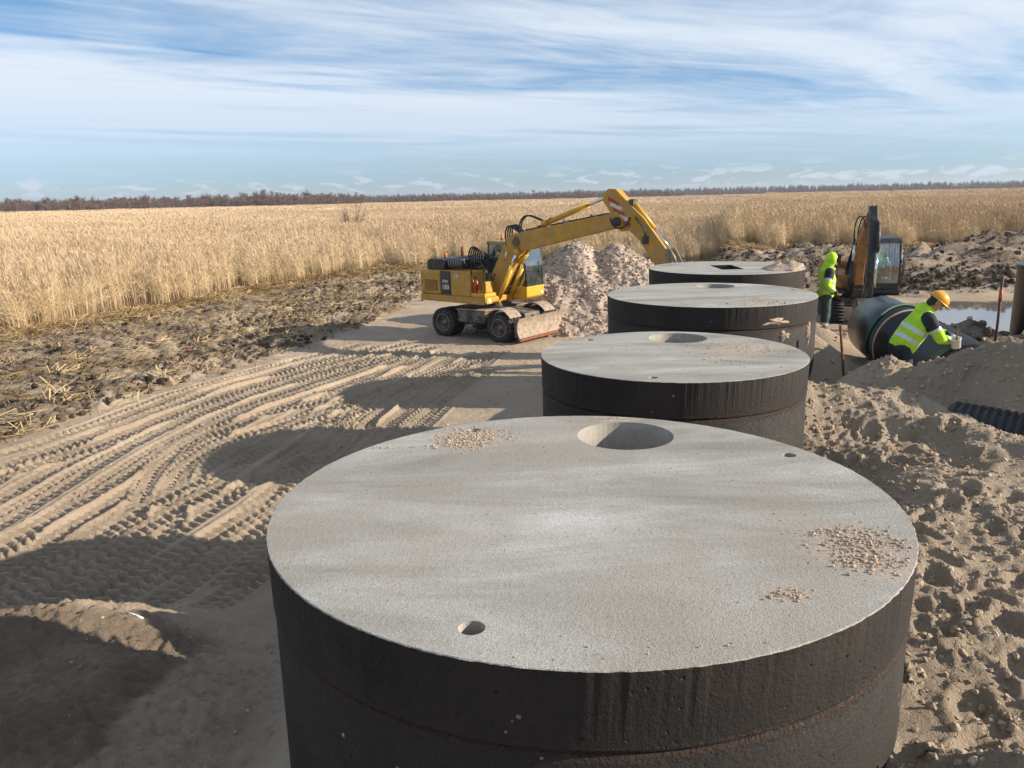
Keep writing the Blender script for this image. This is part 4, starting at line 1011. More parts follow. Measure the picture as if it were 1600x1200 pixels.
beacon((-1.62, -.55, 2.655)); beacon((.05, .55, 3.24))
# platform with extinguisher
MB().box((.085, -1.23, 1.475), (.68, -.60, 1.60)).build('platform_box', YC, X, .02)
hl = MB().box((.70, -1.2, 1.26), (.735, -.92, 1.46)).build('lamp_housing', YC, X, .01)
MB().lathe([(.0005, .045), (.07, .04), (.078, 0)], (.70, -1.06, 1.36), 'x', 20).build('headlight', M['lamp'], hl)
MB().lathe([(.0005, 0), (.075, .0), (.078, .03), (.078, .36), (.05, .42), (.03, .45), (.03, .48)], (.22, -1.12, 1.60), 'z', 18).build('fire_extinguisher', M['red'], X)
MB().bar((.22, -1.12, 2.06), (.22, -1.12, 2.12), .03, n=8).box((.15, -1.14, 2.11), (.3, -1.1, 2.14)).build('extinguisher_valve', K, X)
MB().tube(bez([(.24, -1.17, 2.1), (.38, -1.25, 2.05), (.33, -1.2, 1.8), (.32, -1.18, 1.7)]), .014, 6).build('extinguisher_hose', K, X)
MB().box((.46, -1.1, 1.605), (.62, -.7, 1.98)).build('step_box', Y_, X, .03)
MB().tube([(.10, -1.2, 2.2), (.12, -1.2, 2.66), (.5, -1.2, 2.66), (.62, -1.2, 2.5), (.62, -1.18, 1.55)], .018, 8).build('handrail', K, X)
MB().box((.0, -.40, 1.475), (.30, .12, 2.2)).build('boom_bracket', FR, X, .03)
# cab
cx0, cx1, cy0, cy1 = -.36, 1.30, .22, 1.22
cab = MB(); cab.box((cx0, cy0, 1.475), (cx1-.25, cy1, 1.62)); cab.prism([(.72, 1.30), (1.24, 1.30), (1.33, 1.38), (1.33, 1.72), (.72, 1.72)], cy0, cy1)
cabo = cab.build('cab_base', YC, X, .025)
MB().lathe([(.0005, .02), (.055, .018), (.06, 0)], (1.33, 1.08, 1.46), 'x', 16).build('headlight', M['lamp'], cabo)
rf = MB(); rf.prism([(cx0-.02, 3.12), (1.12, 3.12), (1.20, 3.15), (1.12, 3.22), (cx0+.02, 3.235), (cx0-.03, 3.19)], cy0-.03, cy1+.03); rfo = rf.build('cab_roof', mat('dusty_roof', (.42, .29, .08), .7, nscale=4, dust=(.40, .31, .2), dustamt=.6), X, .025)
pil = MB(); s = .035
for yy in (cy0+s, cy1-s):
    pil.tube([(cx0+s, yy, 1.6), (cx0+s, yy, 3.14)], s, 8)
    pil.tube([(cx1-.01, yy, 1.70), (cx1-.04, yy, 2.4), (1.14, yy, 3.14)], s, 8)
    pil.tube([(.42, yy, 1.6), (.40, yy, 3.14)], s*.9, 8)
    pil.bar((cx0, yy, 1.64), (.72, yy, 1.64), s, n=8); pil.bar((.4, yy, 2.15), (1.27, yy, 2.15), .014, n=6)
pil.bar((cx0+s, cy0, 2.1), (cx0+s, cy1, 2.1), s, n=8)
pil.build('cab_pillars', K, X)
wz = MB(); wz.add([(1.318, cy0+.06, 1.72), (1.318, cy1-.06, 1.72), (1.285, cy1-.06, 2.4), (1.165, cy1-.06, 3.11), (1.165, cy0+.06, 3.11), (1.285, cy0+.06, 2.4)], [(0, 1, 2, 5), (5, 2, 3, 4)]); wz.build('windscreen', M['glass'], X)
for yy, nm in ((cy0+.012, 'side_window'), (cy1-.012, 'door_window')):
    MB().add([(cx0+.06, yy, 1.68), (.40, yy, 1.68), (.40, yy, 3.11), (cx0+.06, yy, 3.11)], [(0, 1, 2, 3)]).build(nm, M['glass'], X)
    MB().add([(.44, yy, 1.73), (1.29, yy, 1.73), (1.26, yy, 2.4), (1.14, yy, 3.11), (.44, yy, 3.11)], [(0, 1, 2, 3, 4)]).build(nm, M['glass'], X)
MB().add([(cx0+.01, cy0+.06, 2.13), (cx0+.01, cy1-.06, 2.13), (cx0+.01, cy1-.06, 3.11), (cx0+.01, cy0+.06, 3.11)], [(0, 1, 2, 3)]).build('rear_window', M['glass'], X)
MB().box((-.1, .5, 1.7), (.4, .98, 2.0)).box((-.2, .5, 2.0), (-.05, .98, 2.62)).box((-.18, .6, 2.65), (-.07, .88, 2.85)).build('seat', M['seat'], X, .04)
MB().bar((.95, .72, 1.7), (.8, .72, 2.25), .03, n=8).tube([(.78+.02*math.cos(2*PI*k/20), .72+.17*math.cos(2*PI*k/20), 2.28+.15*math.sin(2*PI*k/20)) for k in range(21)], .015, 6).box((.9, .4, 1.72), (1.15, 1.05, 2.05)).build('steering_column', K, X)
wp = MB().bar((1.30, .75, 1.75), (1.27, .95, 2.3), .012, n=6).bar((1.33, .94, 2.0), (1.28, .96, 2.55), .012, n=6); wp.build('wiper', K, X)
MB().bar((1.2, cy0-.02, 3.0), (1.36, .0, 2.9), .014, n=6).box((1.33, -.1, 2.62), (1.36, .06, 2.94)).build('mirror', K, X, .01)
# boom
YB = (-.36, .06)
MB().prism([(.02, 1.62), (.18, 1.50), (.62, 1.52), (.85, 1.95), (1.18, 2.55), (1.52, 3.02), (1.56, 3.30), (1.42, 3.50), (1.18, 3.52), (.95, 3.36), (.62, 2.80), (.20, 2.05)], *YB).build('boom_base', Y_, X, .03)
for yy in (-.46, .16):
    MB().bar((.62, yy, 1.32), (1.18, yy, 2.36), .085, n=16).bar((.56, yy, 1.22), (.66, yy, 1.38), .10, n=12).build('boom_cylinder', YC, X)
    MB().bar((1.16, yy, 2.33), (1.42, yy, 2.92), .05, n=14).build('boom_cylinder_rod', M['chrome'], X)
    MB().lathe([(.0005, -.06), (.10, -.06), (.10, .06), (.0005, .06)], (1.43, yy, 2.94), 'y', 16).build('cylinder_eye', YC, X)
    MB().tube([(.68, yy-.1, 1.4), (1.0, yy-.1, 1.98), (1.22, yy-.08, 2.5)], .02, 6).build('hydraulic_pipe', YC, X)
MB().bar((.95, -.47, 2.65), (1.04, -.47, 2.95), .028, n=10).build('sensor_rod', M['chrome'], X)
MB().bar((1.30, -.15, 2.55), (1.62, -.15, 2.86), .085, n=14).build('adjust_cylinder', YC, X)
MB().bar((1.60, -.15, 2.84), (2.02, -.15, 3.18), .045, n=12).build('adjust_rod', M['chrome'], X)
bo = MB().prism([(1.16, 3.22), (1.28, 3.50), (1.62, 3.60), (3.2, 3.86), (4.86, 4.14), (5.18, 4.16), (5.36, 4.00), (5.32, 3.82), (5.12, 3.73), (3.4, 3.36), (2.05, 3.06), (1.62, 2.96), (1.30, 3.00)], *YB).build('boom', Y_, X, .03)
MB().lathe([(.0005, -.30), (.11, -.30), (.11, .30), (.0005, .30)], (1.36, -.15, 3.26), 'y', 20).build('boom_pin', FR, X)
pp = MB()
for dy in (-.28, -.20, .0): pp.tube([(1.75, dy, 3.66), (3.0, dy, 3.865), (4.3, dy, 4.08), (4.8, dy, 4.16)], .016, 6)
for xx in (2.2, 3.2, 4.2): pp.box((xx, -.32, 3.62+(xx-1.62)*.168), (xx+.06, .03, 3.66+(xx-1.62)*.168+.04))
pp.build('boom_pipes', FR, bo)
MB().bar((2.42, -.15, 3.86), (4.0, -.15, 4.40), .085, n=16).lathe([(.0005, -.12), (.10, -.12), (.10, .12), (.0005, .12)], (2.40, -.15, 3.86), 'y', 14).build('arm_cylinder', YC, X)
MB().bar((3.96, -.15, 4.385), (4.62, -.15, 4.62), .05, n=14).build('arm_cylinder_rod', M['chrome'], X)
MB().box((2.28, -.26, 3.66), (2.52, -.04, 3.86)).build('cylinder_bracket', Y_, X, .01)
am = MB().prism([(4.60, 4.55), (4.66, 4.78), (4.82, 4.88), (5.08, 4.86), (5.30, 4.66), (5.62, 4.36), (6.02, 4.02), (6.95, 2.92), (7.0, 2.66), (6.86, 2.50), (6.52, 2.52), (5.86, 3.40), (5.52, 3.66), (5.25, 3.62), (5.06, 3.86), (4.86, 4.22)], -.32, .02).build('arm', Y_, X, .025)
MB().lathe([(.0005, -.34), (.13, -.34), (.13, .34), (.0005, .34)], (5.18, -.15, 3.92), 'y', 20).build('arm_pin', K, X)
for k in range(5):
    z0 = 4.66-k*.155; z1 = z0-.125
    sh = MB().prism([(4.82+k*.085, z0), (5.20+k*.10, z0-.17), (5.20+k*.10, z1-.17), (4.82+k*.085, z1)], -.326, -.3185).build('warning_stripe', M['red_print'] if k % 2 == 0 else M['white_print'], am)
MB().bar((5.55, -.15, 4.50), (6.28, -.15, 3.72), .08, n=16).build('bucket_cylinder', YC, X)
MB().bar((6.26, -.15, 3.74), (6.82, -.15, 3.12), .045, n=12).build('bucket_cylinder_rod', M['chrome'], X)
MB().box((5.50, -.28, 4.30), (5.66, -.02, 4.56)).build('cylinder_bracket', FR, X, .01)
MB().tube([(5.7, -.30, 4.15), (6.2, -.30, 3.60), (6.6, -.29, 3.2)], .02, 6).tube([(5.6, .02, 4.3), (6.2, .02, 3.75)], .02, 6).build('arm_pipes', YC, X)
MB().box((6.0, -.36, 3.28), (6.2, -.32, 3.5)).tube(bez([(6.1, -.36, 3.5), (6.2, -.45, 3.75), (5.9, -.42, 3.9), (5.75, -.33, 4.05)]), .02, 6).build('valve_block', K, X)
lk = MB()
for yy in (-.33, .0): lk.prism([(6.78, 3.16), (6.88, 3.14), (6.90, 2.78), (6.80, 2.76)], yy-.03, yy); lk.prism([(6.78, 3.16), (6.9, 3.16), (7.22, 2.62), (7.10, 2.58)], yy-.0, yy+.03)
lk.build('bucket_link', M['rim'], X)
bk = MB(); br = []
for k in range(11):
    a = rad(110-k*20); br.append((6.92+.55*math.cos(a), 1.95+.55*math.sin(a)))
bk.prism(br+[(6.92+.51*math.cos(rad(110-k*20)), 1.95+.51*math.sin(rad(110-k*20))) for k in range(10, -1, -1)], -.6, .3)
for yy in (-.6, .27): bk.prism(br, yy, yy+.03)
bk.build('bucket', M['dusty'], X)
# hoses
for k in range(7): MB().tube(bez([(-.62+.05*k, -.42+.05*k, 2.45), (-.86+.06*k, -.46+.05*k, 3.32-.03*k), (.02+.03*k, -.46+.05*k, 3.36-.05*k), (.10+.02*k, -.42+.02*k, 2.45-.05*k), (.20, -.36+.02*k, 2.05)]), .027, 7).build('hydraulic_hose', M['rubber'], X)
for k in range(4): MB().tube(bez([(.95, -.34+.1*k, 3.1), (.75+.04*k, -.36+.1*k, 4.05+.03*k), (1.25+.03*k, -.34+.1*k, 3.95), (1.35, -.3+.08*k, 3.3), (1.75, -.28+.08*k, 3.66)]), .027, 7).build('hydraulic_hose', M['rubber'], X)
for k in range(2): MB().tube(bez([(1.35, -.2+.1*k, 3.5), (1.35, -.2+.1*k, 4.4), (2.0, -.2+.1*k, 4.2), (2.3, -.2+.1*k, 3.7), (2.65, -.2+.1*k, 4.02)]), .026, 7).build('hydraulic_hose', M['rubber'], X)
MB().tube(bez([(.5, -.45, 2.2), (.25, -.55, 1.6), (.6, -.6, 1.3), (.75, -.5, 1.35)]), .022, 7).build('hydraulic_hose', M['rubber'], X)
MB().tube(bez([(4.9, -.33, 4.1), (5.0, -.45, 3.6), (5.5, -.45, 3.6), (5.6, -.36, 4.05)]), .022, 7).build('hydraulic_hose', M['rubber'], X)

# ------------------------------------------------------------------ pipes and stakes in the trench
def ribbed_pipe(name, p, q, R, smooth_to, label, cat='pipe', amp=.022, per=.075):
    """a plastic pipe from p to q; smooth up to a share of its length, then corrugated"""
    p, q = Vector(p), Vector(q); L = (q-p).length; e = empty(name, p); tag(e, label, cat)
    rot = (q-p).to_track_quat('X', 'Z'); e.rotation_mode = 'QUATERNION'; e.rotation_quaternion = rot
    a = smooth_to*L
    if smooth_to > 0:
        MB().lathe([(R-.05, .0), (R-.012, .0), (R, .02), (R, a), (R-.05, a)], (0, 0, 0), 'x', 56).build('smooth_shell', M['pipe'], e)
        MB().lathe([(.0005, .06), (R-.05, .05)], (0, 0, 0), 'x', 40).build('end_cap', M['pipe'], e)
    if smooth_to < 1:
        prof = []; x = a+.005
        while x < L:
            prof += [(R-amp*1.6, x), (R-amp*1.6, x+per*.28), (R-.004, x+per*.42), (R-.004, x+per*.86)]; x += per
        prof = [(R-.08, a+.005)]+prof+[(R-.08, x)]
        MB().lathe(prof, (0, 0, 0), 'x', 56).build('corrugated_shell', M['hdpe'], e)
        if smooth_to == 0:
            MB().lathe([(R-.085, .01), (R-.085, L)], (0, 0, 0), 'x', 40).build('inner_wall', M['pipe'], e)
    return e
PA, PB = (7.28, 15.6, 2.05), (6.28, 10.7, 2.02); PR = .60
big = ribbed_pipe('drain_pipe', PA, PB, PR, .62, 'large black pipe with smooth shell and corrugated end in the trench')
pd = (Vector(PB)-Vector(PA)).normalized()
def ring_strap(t, name, m, w_, label, cat, tilt=0., a0=20, a1=200, r_=None, th=.012):
    c = Vector(PA)+pd*t; sx = pd.cross(Vector((0, 0, 1))).normalized(); sz = sx.cross(pd).normalized(); mb = MB(); n = 28; V = []
    for k in range(n+1):
        a = rad(a0+(a1-a0)*k/n); off = pd*(tilt*math.cos(a))
        for rr in (PR+.004, PR+.004+th):
            for s_ in (-.5, .5): V.append(c+off+pd*w_*s_+(sx*math.cos(a)+sz*math.sin(a))*rr)
    F_ = []
    for k in range(n):
        b = k*4; F_ += [(b, b+1, b+5, b+4), (b+2, b+6, b+7, b+3), (b, b+4, b+6, b+2), (b+1, b+3, b+7, b+5)]
    F_ += [(0, 2, 3, 1), (n*4, n*4+1, n*4+3, n*4+2)]
    mb.add(V, F_); return tag(mb.build(name, m), label, cat)
ring_strap(1.95, 'lifting_strap', M['strap'], .07, 'tan webbing strap looped over the large black pipe', 'strap', .25, -20, 215)
for k, (tt, tl) in enumerate(((1.5, .3), )):
    c = [];
    for j in range(30):
        a = rad(-20+j*8); q = Vector(PA)+pd*(tt+tl*math.cos(a)+.05*math.sin(a*3)); sx = pd.cross(Vector((0, 0, 1))).normalized(); sz = sx.cross(pd).normalized(); c.append(q+(sx*math.cos(a)+sz*math.sin(a))*(PR+.03))
    tag(MB().tube(c, .028, 8).build('rope', M['hose_green']), 'dark green rope slung round the large black pipe', 'rope')
a_ = P3(1505, 668, 9.0); 
pipe2 = ribbed_pipe('drain_pipe', (5.12, 9.05, 1.76), (6.75, 7.55, 1.70), .50, 0, 'corrugated black pipe half buried between two sand banks', per=.085, amp=.024)
# upright black shaft
sx_, sy_ = 9.80, 14.2; sz_ = ground_z(sx_, sy_)
e = empty('inspection_shaft', (sx_, sy_, sz_-.1)); tag(e, 'upright black plastic shaft standing by the pond', 'shaft')
hgt = 3.32-sz_+.1
MB().lathe([(.70, 0), (.70, hgt-.06), (.72, hgt-.05), (.72, hgt), (.62, hgt), (.62, 0)], (0, 0, 0), 'z', 48).build('shell', M['hdpe'], e)
MB().lathe([(.0005, hgt-.02), (.61, hgt-.02)], (0, 0, 0), 'z', 40).build('cover', M['conc_in'], e)
def stake(base, top, r, m, label, cap=None):
    b, t = Vector(base), Vector(top); e = empty('stake', b); tag(e, label, 'stake'); d = t-b
    MB().tube([d*-.12, d*.5+Vector((.004, 0, 0)), d], r, 8).build('rod', m, e)
    if cap: MB().bar(d*.72, d*.86, r*1.25, n=8).build('paint_band', cap, e)
bp = at_y(1556, 527, 12.9); stake((bp[0], bp[1], ground_z(bp[0], bp[1])), P3(1567, 431, 12.9), .022, M['stake_red'], 'tall dark red survey stake on the bank before the pond', M['red_print'])
bp = at_y(1325, 556, 12.3); stake((bp[0], bp[1], ground_z(bp[0], bp[1])), P3(1313, 508, 12.3), .022, M['rust'], 'short rusty iron stake in the sand near the tank walls')

# ------------------------------------------------------------------ orange tracked excavator facing the trench
OA = rad(-101); O_xy = at_y(1340, 470, 22.2); OZ = ground_z(O_xy[0], O_xy[1])
Q = empty('tracked_excavator', (O_xy[0], O_xy[1], OZ-.03), OA); Q.scale = (.9,)*3; tag(Q, 'small orange tracked excavator with dark cab and upright boom beside the pond', 'excavator')
OR = M['orange']
for sd in (-1, 1):
    tr = MB(); prf = []
    for k in range(13): a = rad(90+k*15); prf.append((-.95+.30*math.cos(a), .32+.30*math.sin(a)))
    for k in range(13): a = rad(-90+k*15); prf.append((.95+.30*math.cos(a), .32+.30*math.sin(a)))
    y0, y1 = sorted((sd*.62, sd*.98)); tr.prism(prf, y0, y1); tro = tr.build('track', M['rubber'], Q, .02)
    gm = MB()
    for k in range(12): gm.box((-.9+k*.16, y0-.005, .60), (-.82+k*.16, y1+.005, .645))
    for k in range(9): a = rad(-75+k*19); gm.bar((.95+.31*math.cos(a), y0, .32+.31*math.sin(a)), (.95+.31*math.cos(a), y1, .32+.31*math.sin(a)), .03, n=5)
    o = gm.build('track_pads', M['rubber'], tro); o['kind'] = 'stuff'
MB().box((-.7, -.6, .4), (.7, .6, .75)).build('undercarriage', FR, Q, .03)
MB().box((1.05, -.95, .12), (1.12, .95, .5)).box((.6, -.5, .32), (1.05, -.38, .42)).box((.6, .38, .32), (1.05, .5, .42)).build('dozer_blade', M['dusty'], Q)
MB().prism([(-1.35, .82), (.75, .82), (.82, .9), (.82, 1.0), (-1.4, 1.0)], -.98, .98).build('turntable_frame', K, Q, .02)
MB().prism([(-1.4, 1.005), (-.35, 1.005), (-.35, 1.72), (-.6, 1.80), (-1.3, 1.74), (-1.4, 1.6)], -.98, .98).build('engine_cover', OR, Q, .06, 3)
MB().prism([(-.345, 1.005), (.70, 1.005), (.78, 1.1), (.74, 1.42), (.5, 1.50), (-.345, 1.56)], -.98, -.42).build('side_tank', OR, Q, .05, 3)
# cab on the machine's left
y0, y1 = -.02, .96
MB().box((-.5, y0, 1.005), (.78, y1, 1.18)).build('cab_base', K, Q, .02)
MB().prism([(-.55, 2.42), (.62, 2.42), (.74, 2.36), (.60, 2.50), (-.5, 2.52)], y0-.02, y1+.02).build('cab_roof', K, Q, .03)
for yy in (y0+.03, y1-.03):
    cp_ = MB(); cp_.tube([(.80, yy, 1.15), (.84, yy, 1.7), (.66, yy, 2.42)], .04, 8); cp_.bar((-.48, yy, 1.15), (-.48, yy, 2.42), .04, n=8); cp_.bar((.15, yy, 1.15), (.15, yy, 2.42), .03, n=8); cp_.bar((-.48, yy, 1.45), (.15, yy, 1.45), .025, n=6); cp_.build('cab_side_frame', K, Q)
MB().add([(.83, y0+.07, 1.2), (.83, y1-.07, 1.2), (.86, y1-.07, 1.7), (.68, y1-.07, 2.42), (.68, y0+.07, 2.42), (.86, y0+.07, 1.7)], [(0, 1, 2, 5), (5, 2, 3, 4)]).build('windscreen', M['glass'], Q)
for yy in (y0+.005, y1-.005): MB().add([(-.46, yy, 1.2), (.80, yy, 1.2), (.83, yy, 1.7), (.66, yy, 2.41), (-.46, yy, 2.41)], [(0, 1, 2, 3, 4)]).build('side_window', M['glass'], Q)
MB().box((-.3, .25, 1.15), (.15, .72, 1.38)).box((-.38, .25, 1.38), (-.25, .72, 1.98)).build('seat', M['seat'], Q, .04)
MB().bar((.74, -.80, 1.4), (.74, -.84, 1.86), .016, n=6).box((.72, -.97, 1.74), (.75, -.72, 2.04)).build('mirror', K, Q, .01)
MB().bar((.80, .98, 1.2), (.86, 1.02, 2.36), .016, n=6).bar((.90, 1.0, 1.4), (.90, 1.04, 2.1), .012, n=6).build('handrail', K, Q)
# boom: foot, gooseneck, folded arm
BY = -.24
MB().prism([(.62, .78), (.98, .78), (1.05, 1.18), (.72, 1.28)], BY-.17, BY+.17).build('swing_post', K, Q, .03)
MB().prism([(.78, 1.02), (1.02, 1.0), (1.12, 1.7), (1.32, 2.35), (1.95, 2.98), (2.02, 3.14), (1.86, 3.20), (1.3, 2.86), (.98, 2.5), (.80, 1.75)], BY-.13, BY+.13).build('boom', OR, Q, .025)
for yy in (BY-.24,): MB().bar((.92, yy, .92), (1.12, yy, 1.8), .06, n=12).build('boom_cylinder', K, Q); MB().bar((1.1, yy, 1.76), (1.26, yy, 2.34), .035, n=10).build('boom_cylinder_rod', M['chrome'], Q)
MB().bar((1.22, BY+.02, 2.96), (1.75, BY+.02, 3.36), .06, n=12).build('arm_cylinder', K, Q); MB().bar((1.73, BY+.02, 3.34), (2.08, BY+.02, 3.46), .035, n=10).build('arm_cylinder_rod', M['chrome'], Q)
MB().prism([(1.84, 3.10), (1.98, 3.46), (2.16, 3.48), (2.30, 3.10), (2.36, 2.2), (2.36, .95), (2.22, .92), (2.12, 2.2), (2.0, 2.98)], BY-.10, BY+.10).build('arm', K, Q, .02)
MB().bar((2.33, BY+.12, 3.02), (2.50, BY+.10, 2.25), .055, n=12).build('bucket_cylinder', K, Q); MB().bar((2.49, BY+.10, 2.28), (2.54, BY+.08, 1.25), .034, n=10).build('bucket_cylinder_rod', M['chrome'], Q)
bk = MB(); br = [(2.35+.42*math.cos(rad(150-k*21)), 0.52+.42*math.sin(rad(150-k*21))) for k in range(11)]
bk.prism(br+[(2.35+.38*math.cos(rad(150-k*21)), 0.52+.38*math.sin(rad(150-k*21))) for k in range(10, -1, -1)], BY-.35, BY+.35)
for yy in (BY-.35, BY+.325): bk.prism(br, yy, yy+.025)
bk.build('bucket', FR, Q)
hb = MB()
for k in range(4): hb.tube(bez([(1.0, BY-.2+.1*k, 2.4), (.9, BY-.26+.13*k, 3.0), (1.6, BY-.26+.13*k, 3.4), (2.0, BY-.2+.12*k, 3.2), (2.25, BY-.2+.12*k, 2.9)]), .02, 6)
for k in range(3): hb.tube(bez([(.6, BY-.3+.05*k, 1.1), (.75, BY-.36+.05*k, 1.8), (.95, BY-.2, 2.2), (1.0, BY-.18+.1*k, 2.5)]), .02, 6)
hb.build('hoses', M['rubber'], Q)

# ------------------------------------------------------------------ people
def capsule(bm, p, q, r0, r1, n=12, rings=4):
    p, q = Vector(p), Vector(q); d = q-p; L = d.length
    z = d.normalized() if L > 1e-5 else Vector((0, 0, 1)); up = Vector((0, 0, 1)) if abs(z.z) < .9 else Vector((1, 0, 0)); x = z.cross(up).normalized(); y = z.cross(x)
    prof = []
    for k in range(rings+1): a = rad(-90+90*k/rings); prof.append((r0*math.cos(a), r0*math.sin(a)))
    for k in range(rings+1): a = rad(90*k/rings); prof.append((r1*math.cos(a), L+r1*math.sin(a)))
    rows = []
    for rr, t in prof: rows.append([bm.verts.new(p+z*t+(x*math.cos(2*PI*j/n)+y*math.sin(2*PI*j/n))*max(rr, 1e-4)) for j in range(n)])
    for a, b in zip(rows, rows[1:]):
        for j in range(n): bm.faces.new((a[j], a[(j+1) % n], b[(j+1) % n], b[j]))
    bm.faces.new(rows[0][::-1]); bm.faces.new(rows[-1])
def ellipsoid(bm, c, r, rot=None):
    m = Matrix.Translation(c) @ (rot.to_4x4() if rot else Matrix()) @ Matrix.Diagonal((*r, 1)); bmesh.ops.create_uvsphere(bm, u_segments=18, v_segments=12, radius=1, matrix=m)
def blob(name, m, parent, shapes, voxel=.014, iters=3):
    bm = bmesh.new()
    for s in shapes:
        if s[0] == 'e': ellipsoid(bm, *s[1:])
        else: capsule(bm, *s)
    bmesh.ops.recalc_face_normals(bm, faces=bm.faces)
    me = bpy.data.meshes.new(name); bm.to_mesh(me); bm.free(); o = put(name, me, m, parent)
    r = o.modifiers.new('r', 'REMESH'); r.mode = 'VOXEL'; r.voxel_size = voxel; r.use_smooth_shade = True
    s = o.modifiers.new('s', 'SMOOTH'); s.factor = .5; s.iterations = iters
    me2 = apply_mods(o)
    if len(me2.materials) == 0:
        for k in (m if isinstance(m, (list, tuple)) else [m]): me2.materials.append(k)
    return o
def hand(sh, wrist, d, side, curl=.5, up=Vector((0, 0, 1))):
    """palm, four fingers of different length and a thumb from the side of the palm"""
    d = d.normalized(); s = d.cross(up).normalized()*side; n = s.cross(d).normalized(); w_ = wrist
    sh.append((w_, w_+d*.05, .022, .026)); sh.append((w_+d*.05-s*.022, w_+d*.085-s*.025, .019, .015)); sh.append((w_+d*.05+s*.022, w_+d*.085+s*.025, .019, .015))
    for k, ln in enumerate((.060, .072, .066, .050)):
        b = w_+d*.088+s*(-.030+.020*k); m_ = b+(d*math.cos(curl)-n*math.sin(curl))*ln*.55; t = m_+(d*math.cos(curl*2)-n*math.sin(curl*2))*ln*.55; sh.append((b, m_, .0095, .009)); sh.append((m_, t, .009, .0075))
    b = w_+d*.025-s*.028; m_ = b+(d*.7-s*.7).normalized()*.035; sh.append((b, m_, .013, .011)); sh.append((m_, m_+(d*.9-s*.1-n*.3).normalized()*.03, .011, .009))
def stripe_faces(o, tests):
    """give the faces inside each test the silver tape or dark cloth slot"""
    me = o.data
    for p in me.polygons:
        c = p.center
        for f, slot in tests:
            if f(c): p.material_index = slot
def person(loc, rotz, label, J, hood=False, helmet=False, trousers='green_cloth', scale=1.0, gloves=True, curl=.5):
    e = empty('person', loc, rotz); tag(e, label, 'person'); e.scale = (scale,)*3
    J = {k: Vector(v) for k, v in J.items()}
    nk, hd = J['neck'], J['head']; hdir = (hd-nk).normalized(); fw = J['face'].normalized()
    mid = J['pelvis'].lerp(nk, .5)
    # body
    sh = [(J['pelvis'], mid, .13, .13), (mid, nk-hdir*.04, .13, .09), (nk-hdir*.05, hd, .056, .055)]
    sh += [('e', hd+hdir*.03, (.076, .098, .112), None), ('e', hd-hdir*.055+fw*.035, (.052, .05, .05), None)]
    sh += [(hd+fw*.088-hdir*.0, hd+fw*.112-hdir*.035, .011, .017)]
    side = fw.cross(hdir).normalized()
    for sd in (-1, 1): sh.append(('e', hd+side*sd*.078-hdir*.01, (.014, .02, .032), None))
    for k in 'LR':
        sh += [(J['sh'+k], J['el'+k], .05, .042), (J['el'+k], J['wr'+k], .042, .027), (nk-hdir*.06, J['sh'+k], .07, .055)]
        sh += [(J['hip'+k], J['kn'+k], .08, .055), (J['kn'+k], J['an'+k], .053, .038), (J['pelvis'], J['hip'+k], .11, .085), (J['an'+k], J['an'+k]+J['toe'].normalized()*.12-Vector((0, 0, .04)), .035, .03)]
    hs = []
    for k, sd in (('L', 1), ('R', -1)): hand(hs, J['wr'+k], J['wr'+k]-J['el'+k], sd, curl)
    blob('body', M['skin'], e, sh+([] if gloves else hs), .012, 2)
    ey = MB()
    for sd in (-1, 1): ey.lathe([(.0005, -.008), (.012, -.006), (.015, 0), (.012, .006), (.0005, .008)], hd+fw*.088+side*sd*.031+hdir*.022, 'z', 8)
    ey.build('eyes', M['hair'], e); 
    if gloves: blob('gloves', M['glove'], e, [s if len(s) == 4 else s for s in [(a, b, r0*1.12, r1*1.12) for a, b, r0, r1 in hs]], .008, 1)
    # trousers and boots
    sh = [('e', J['pelvis'], (.155, .185, .15), None)]
    for k in 'LR': sh += [(J['pelvis'], J['hip'+k], .13, .125), (J['hip'+k], J['kn'+k], .112, .088), (J['kn'+k], J['an'+k]+Vector((0, 0, .05)), .088, .082)]
    tr = blob('trousers', [M[trousers], M['reflect']], e, sh, .014, 3)
    tests = []
    for k in 'LR':
        a, b = J['kn'+k], J['an'+k]; ax = (b-a).normalized(); L_ = (b-a).length
        tests.append((lambda c, a=a, ax=ax, L_=L_: .42*L_ < (c-a).dot(ax) < .58*L_ and ((c-a)-ax*(c-a).dot(ax)).length < .13 and c.z < J['pelvis'].z-.1, 1))
    stripe_faces(tr, tests)
    for k in 'LR':
        t = J['toe'].normalized(); an = J['an'+k]
        blob('boot', M['boot'], e, [(an+Vector((0, 0, .16)), an, .07, .062), (an-t*.04-Vector((0, 0, .035)), an+t*.15-Vector((0, 0, .045)), .052, .045)], .012, 2)
    # jacket
    low = J['pelvis'].lerp(mid, .05); sh = [(low, mid, .185, .18), (mid, nk-hdir*.10, .185, .15), (nk-hdir*.08, nk+hdir*.015, .10, .075)]
    sdv = (J['shL']-J['shR']).normalized()
    sh += [(low+sdv*.05, mid+sdv*.06, .165, .17), (low-sdv*.05, mid-sdv*.06, .165, .17), (mid+sdv*.06, J['shL']-sdv*.06, .16, .105), (mid-sdv*.06, J['shR']+sdv*.06, .16, .105)]
    for k in 'LR':
        sh += [(J['sh'+k], J['el'+k], .088, .076), (J['el'+k], J['wr'+k]-(J['wr'+k]-J['el'+k]).normalized()*.02, .074, .056)]
    if not hood: sh += [(nk-hdir*.03-fw*.10, nk+hdir*.01-fw*.09, .07, .07), (nk-sdv*.09-fw*.05, nk+sdv*.09-fw*.05, .06, .06)]
    jk = blob('jacket', [M['lime'], M['reflect'], M['navy']], e, sh, .014, 3)
    ta = (nk-J['pelvis']).normalized(); TL = (nk-J['pelvis']).length; P0 = J['pelvis']
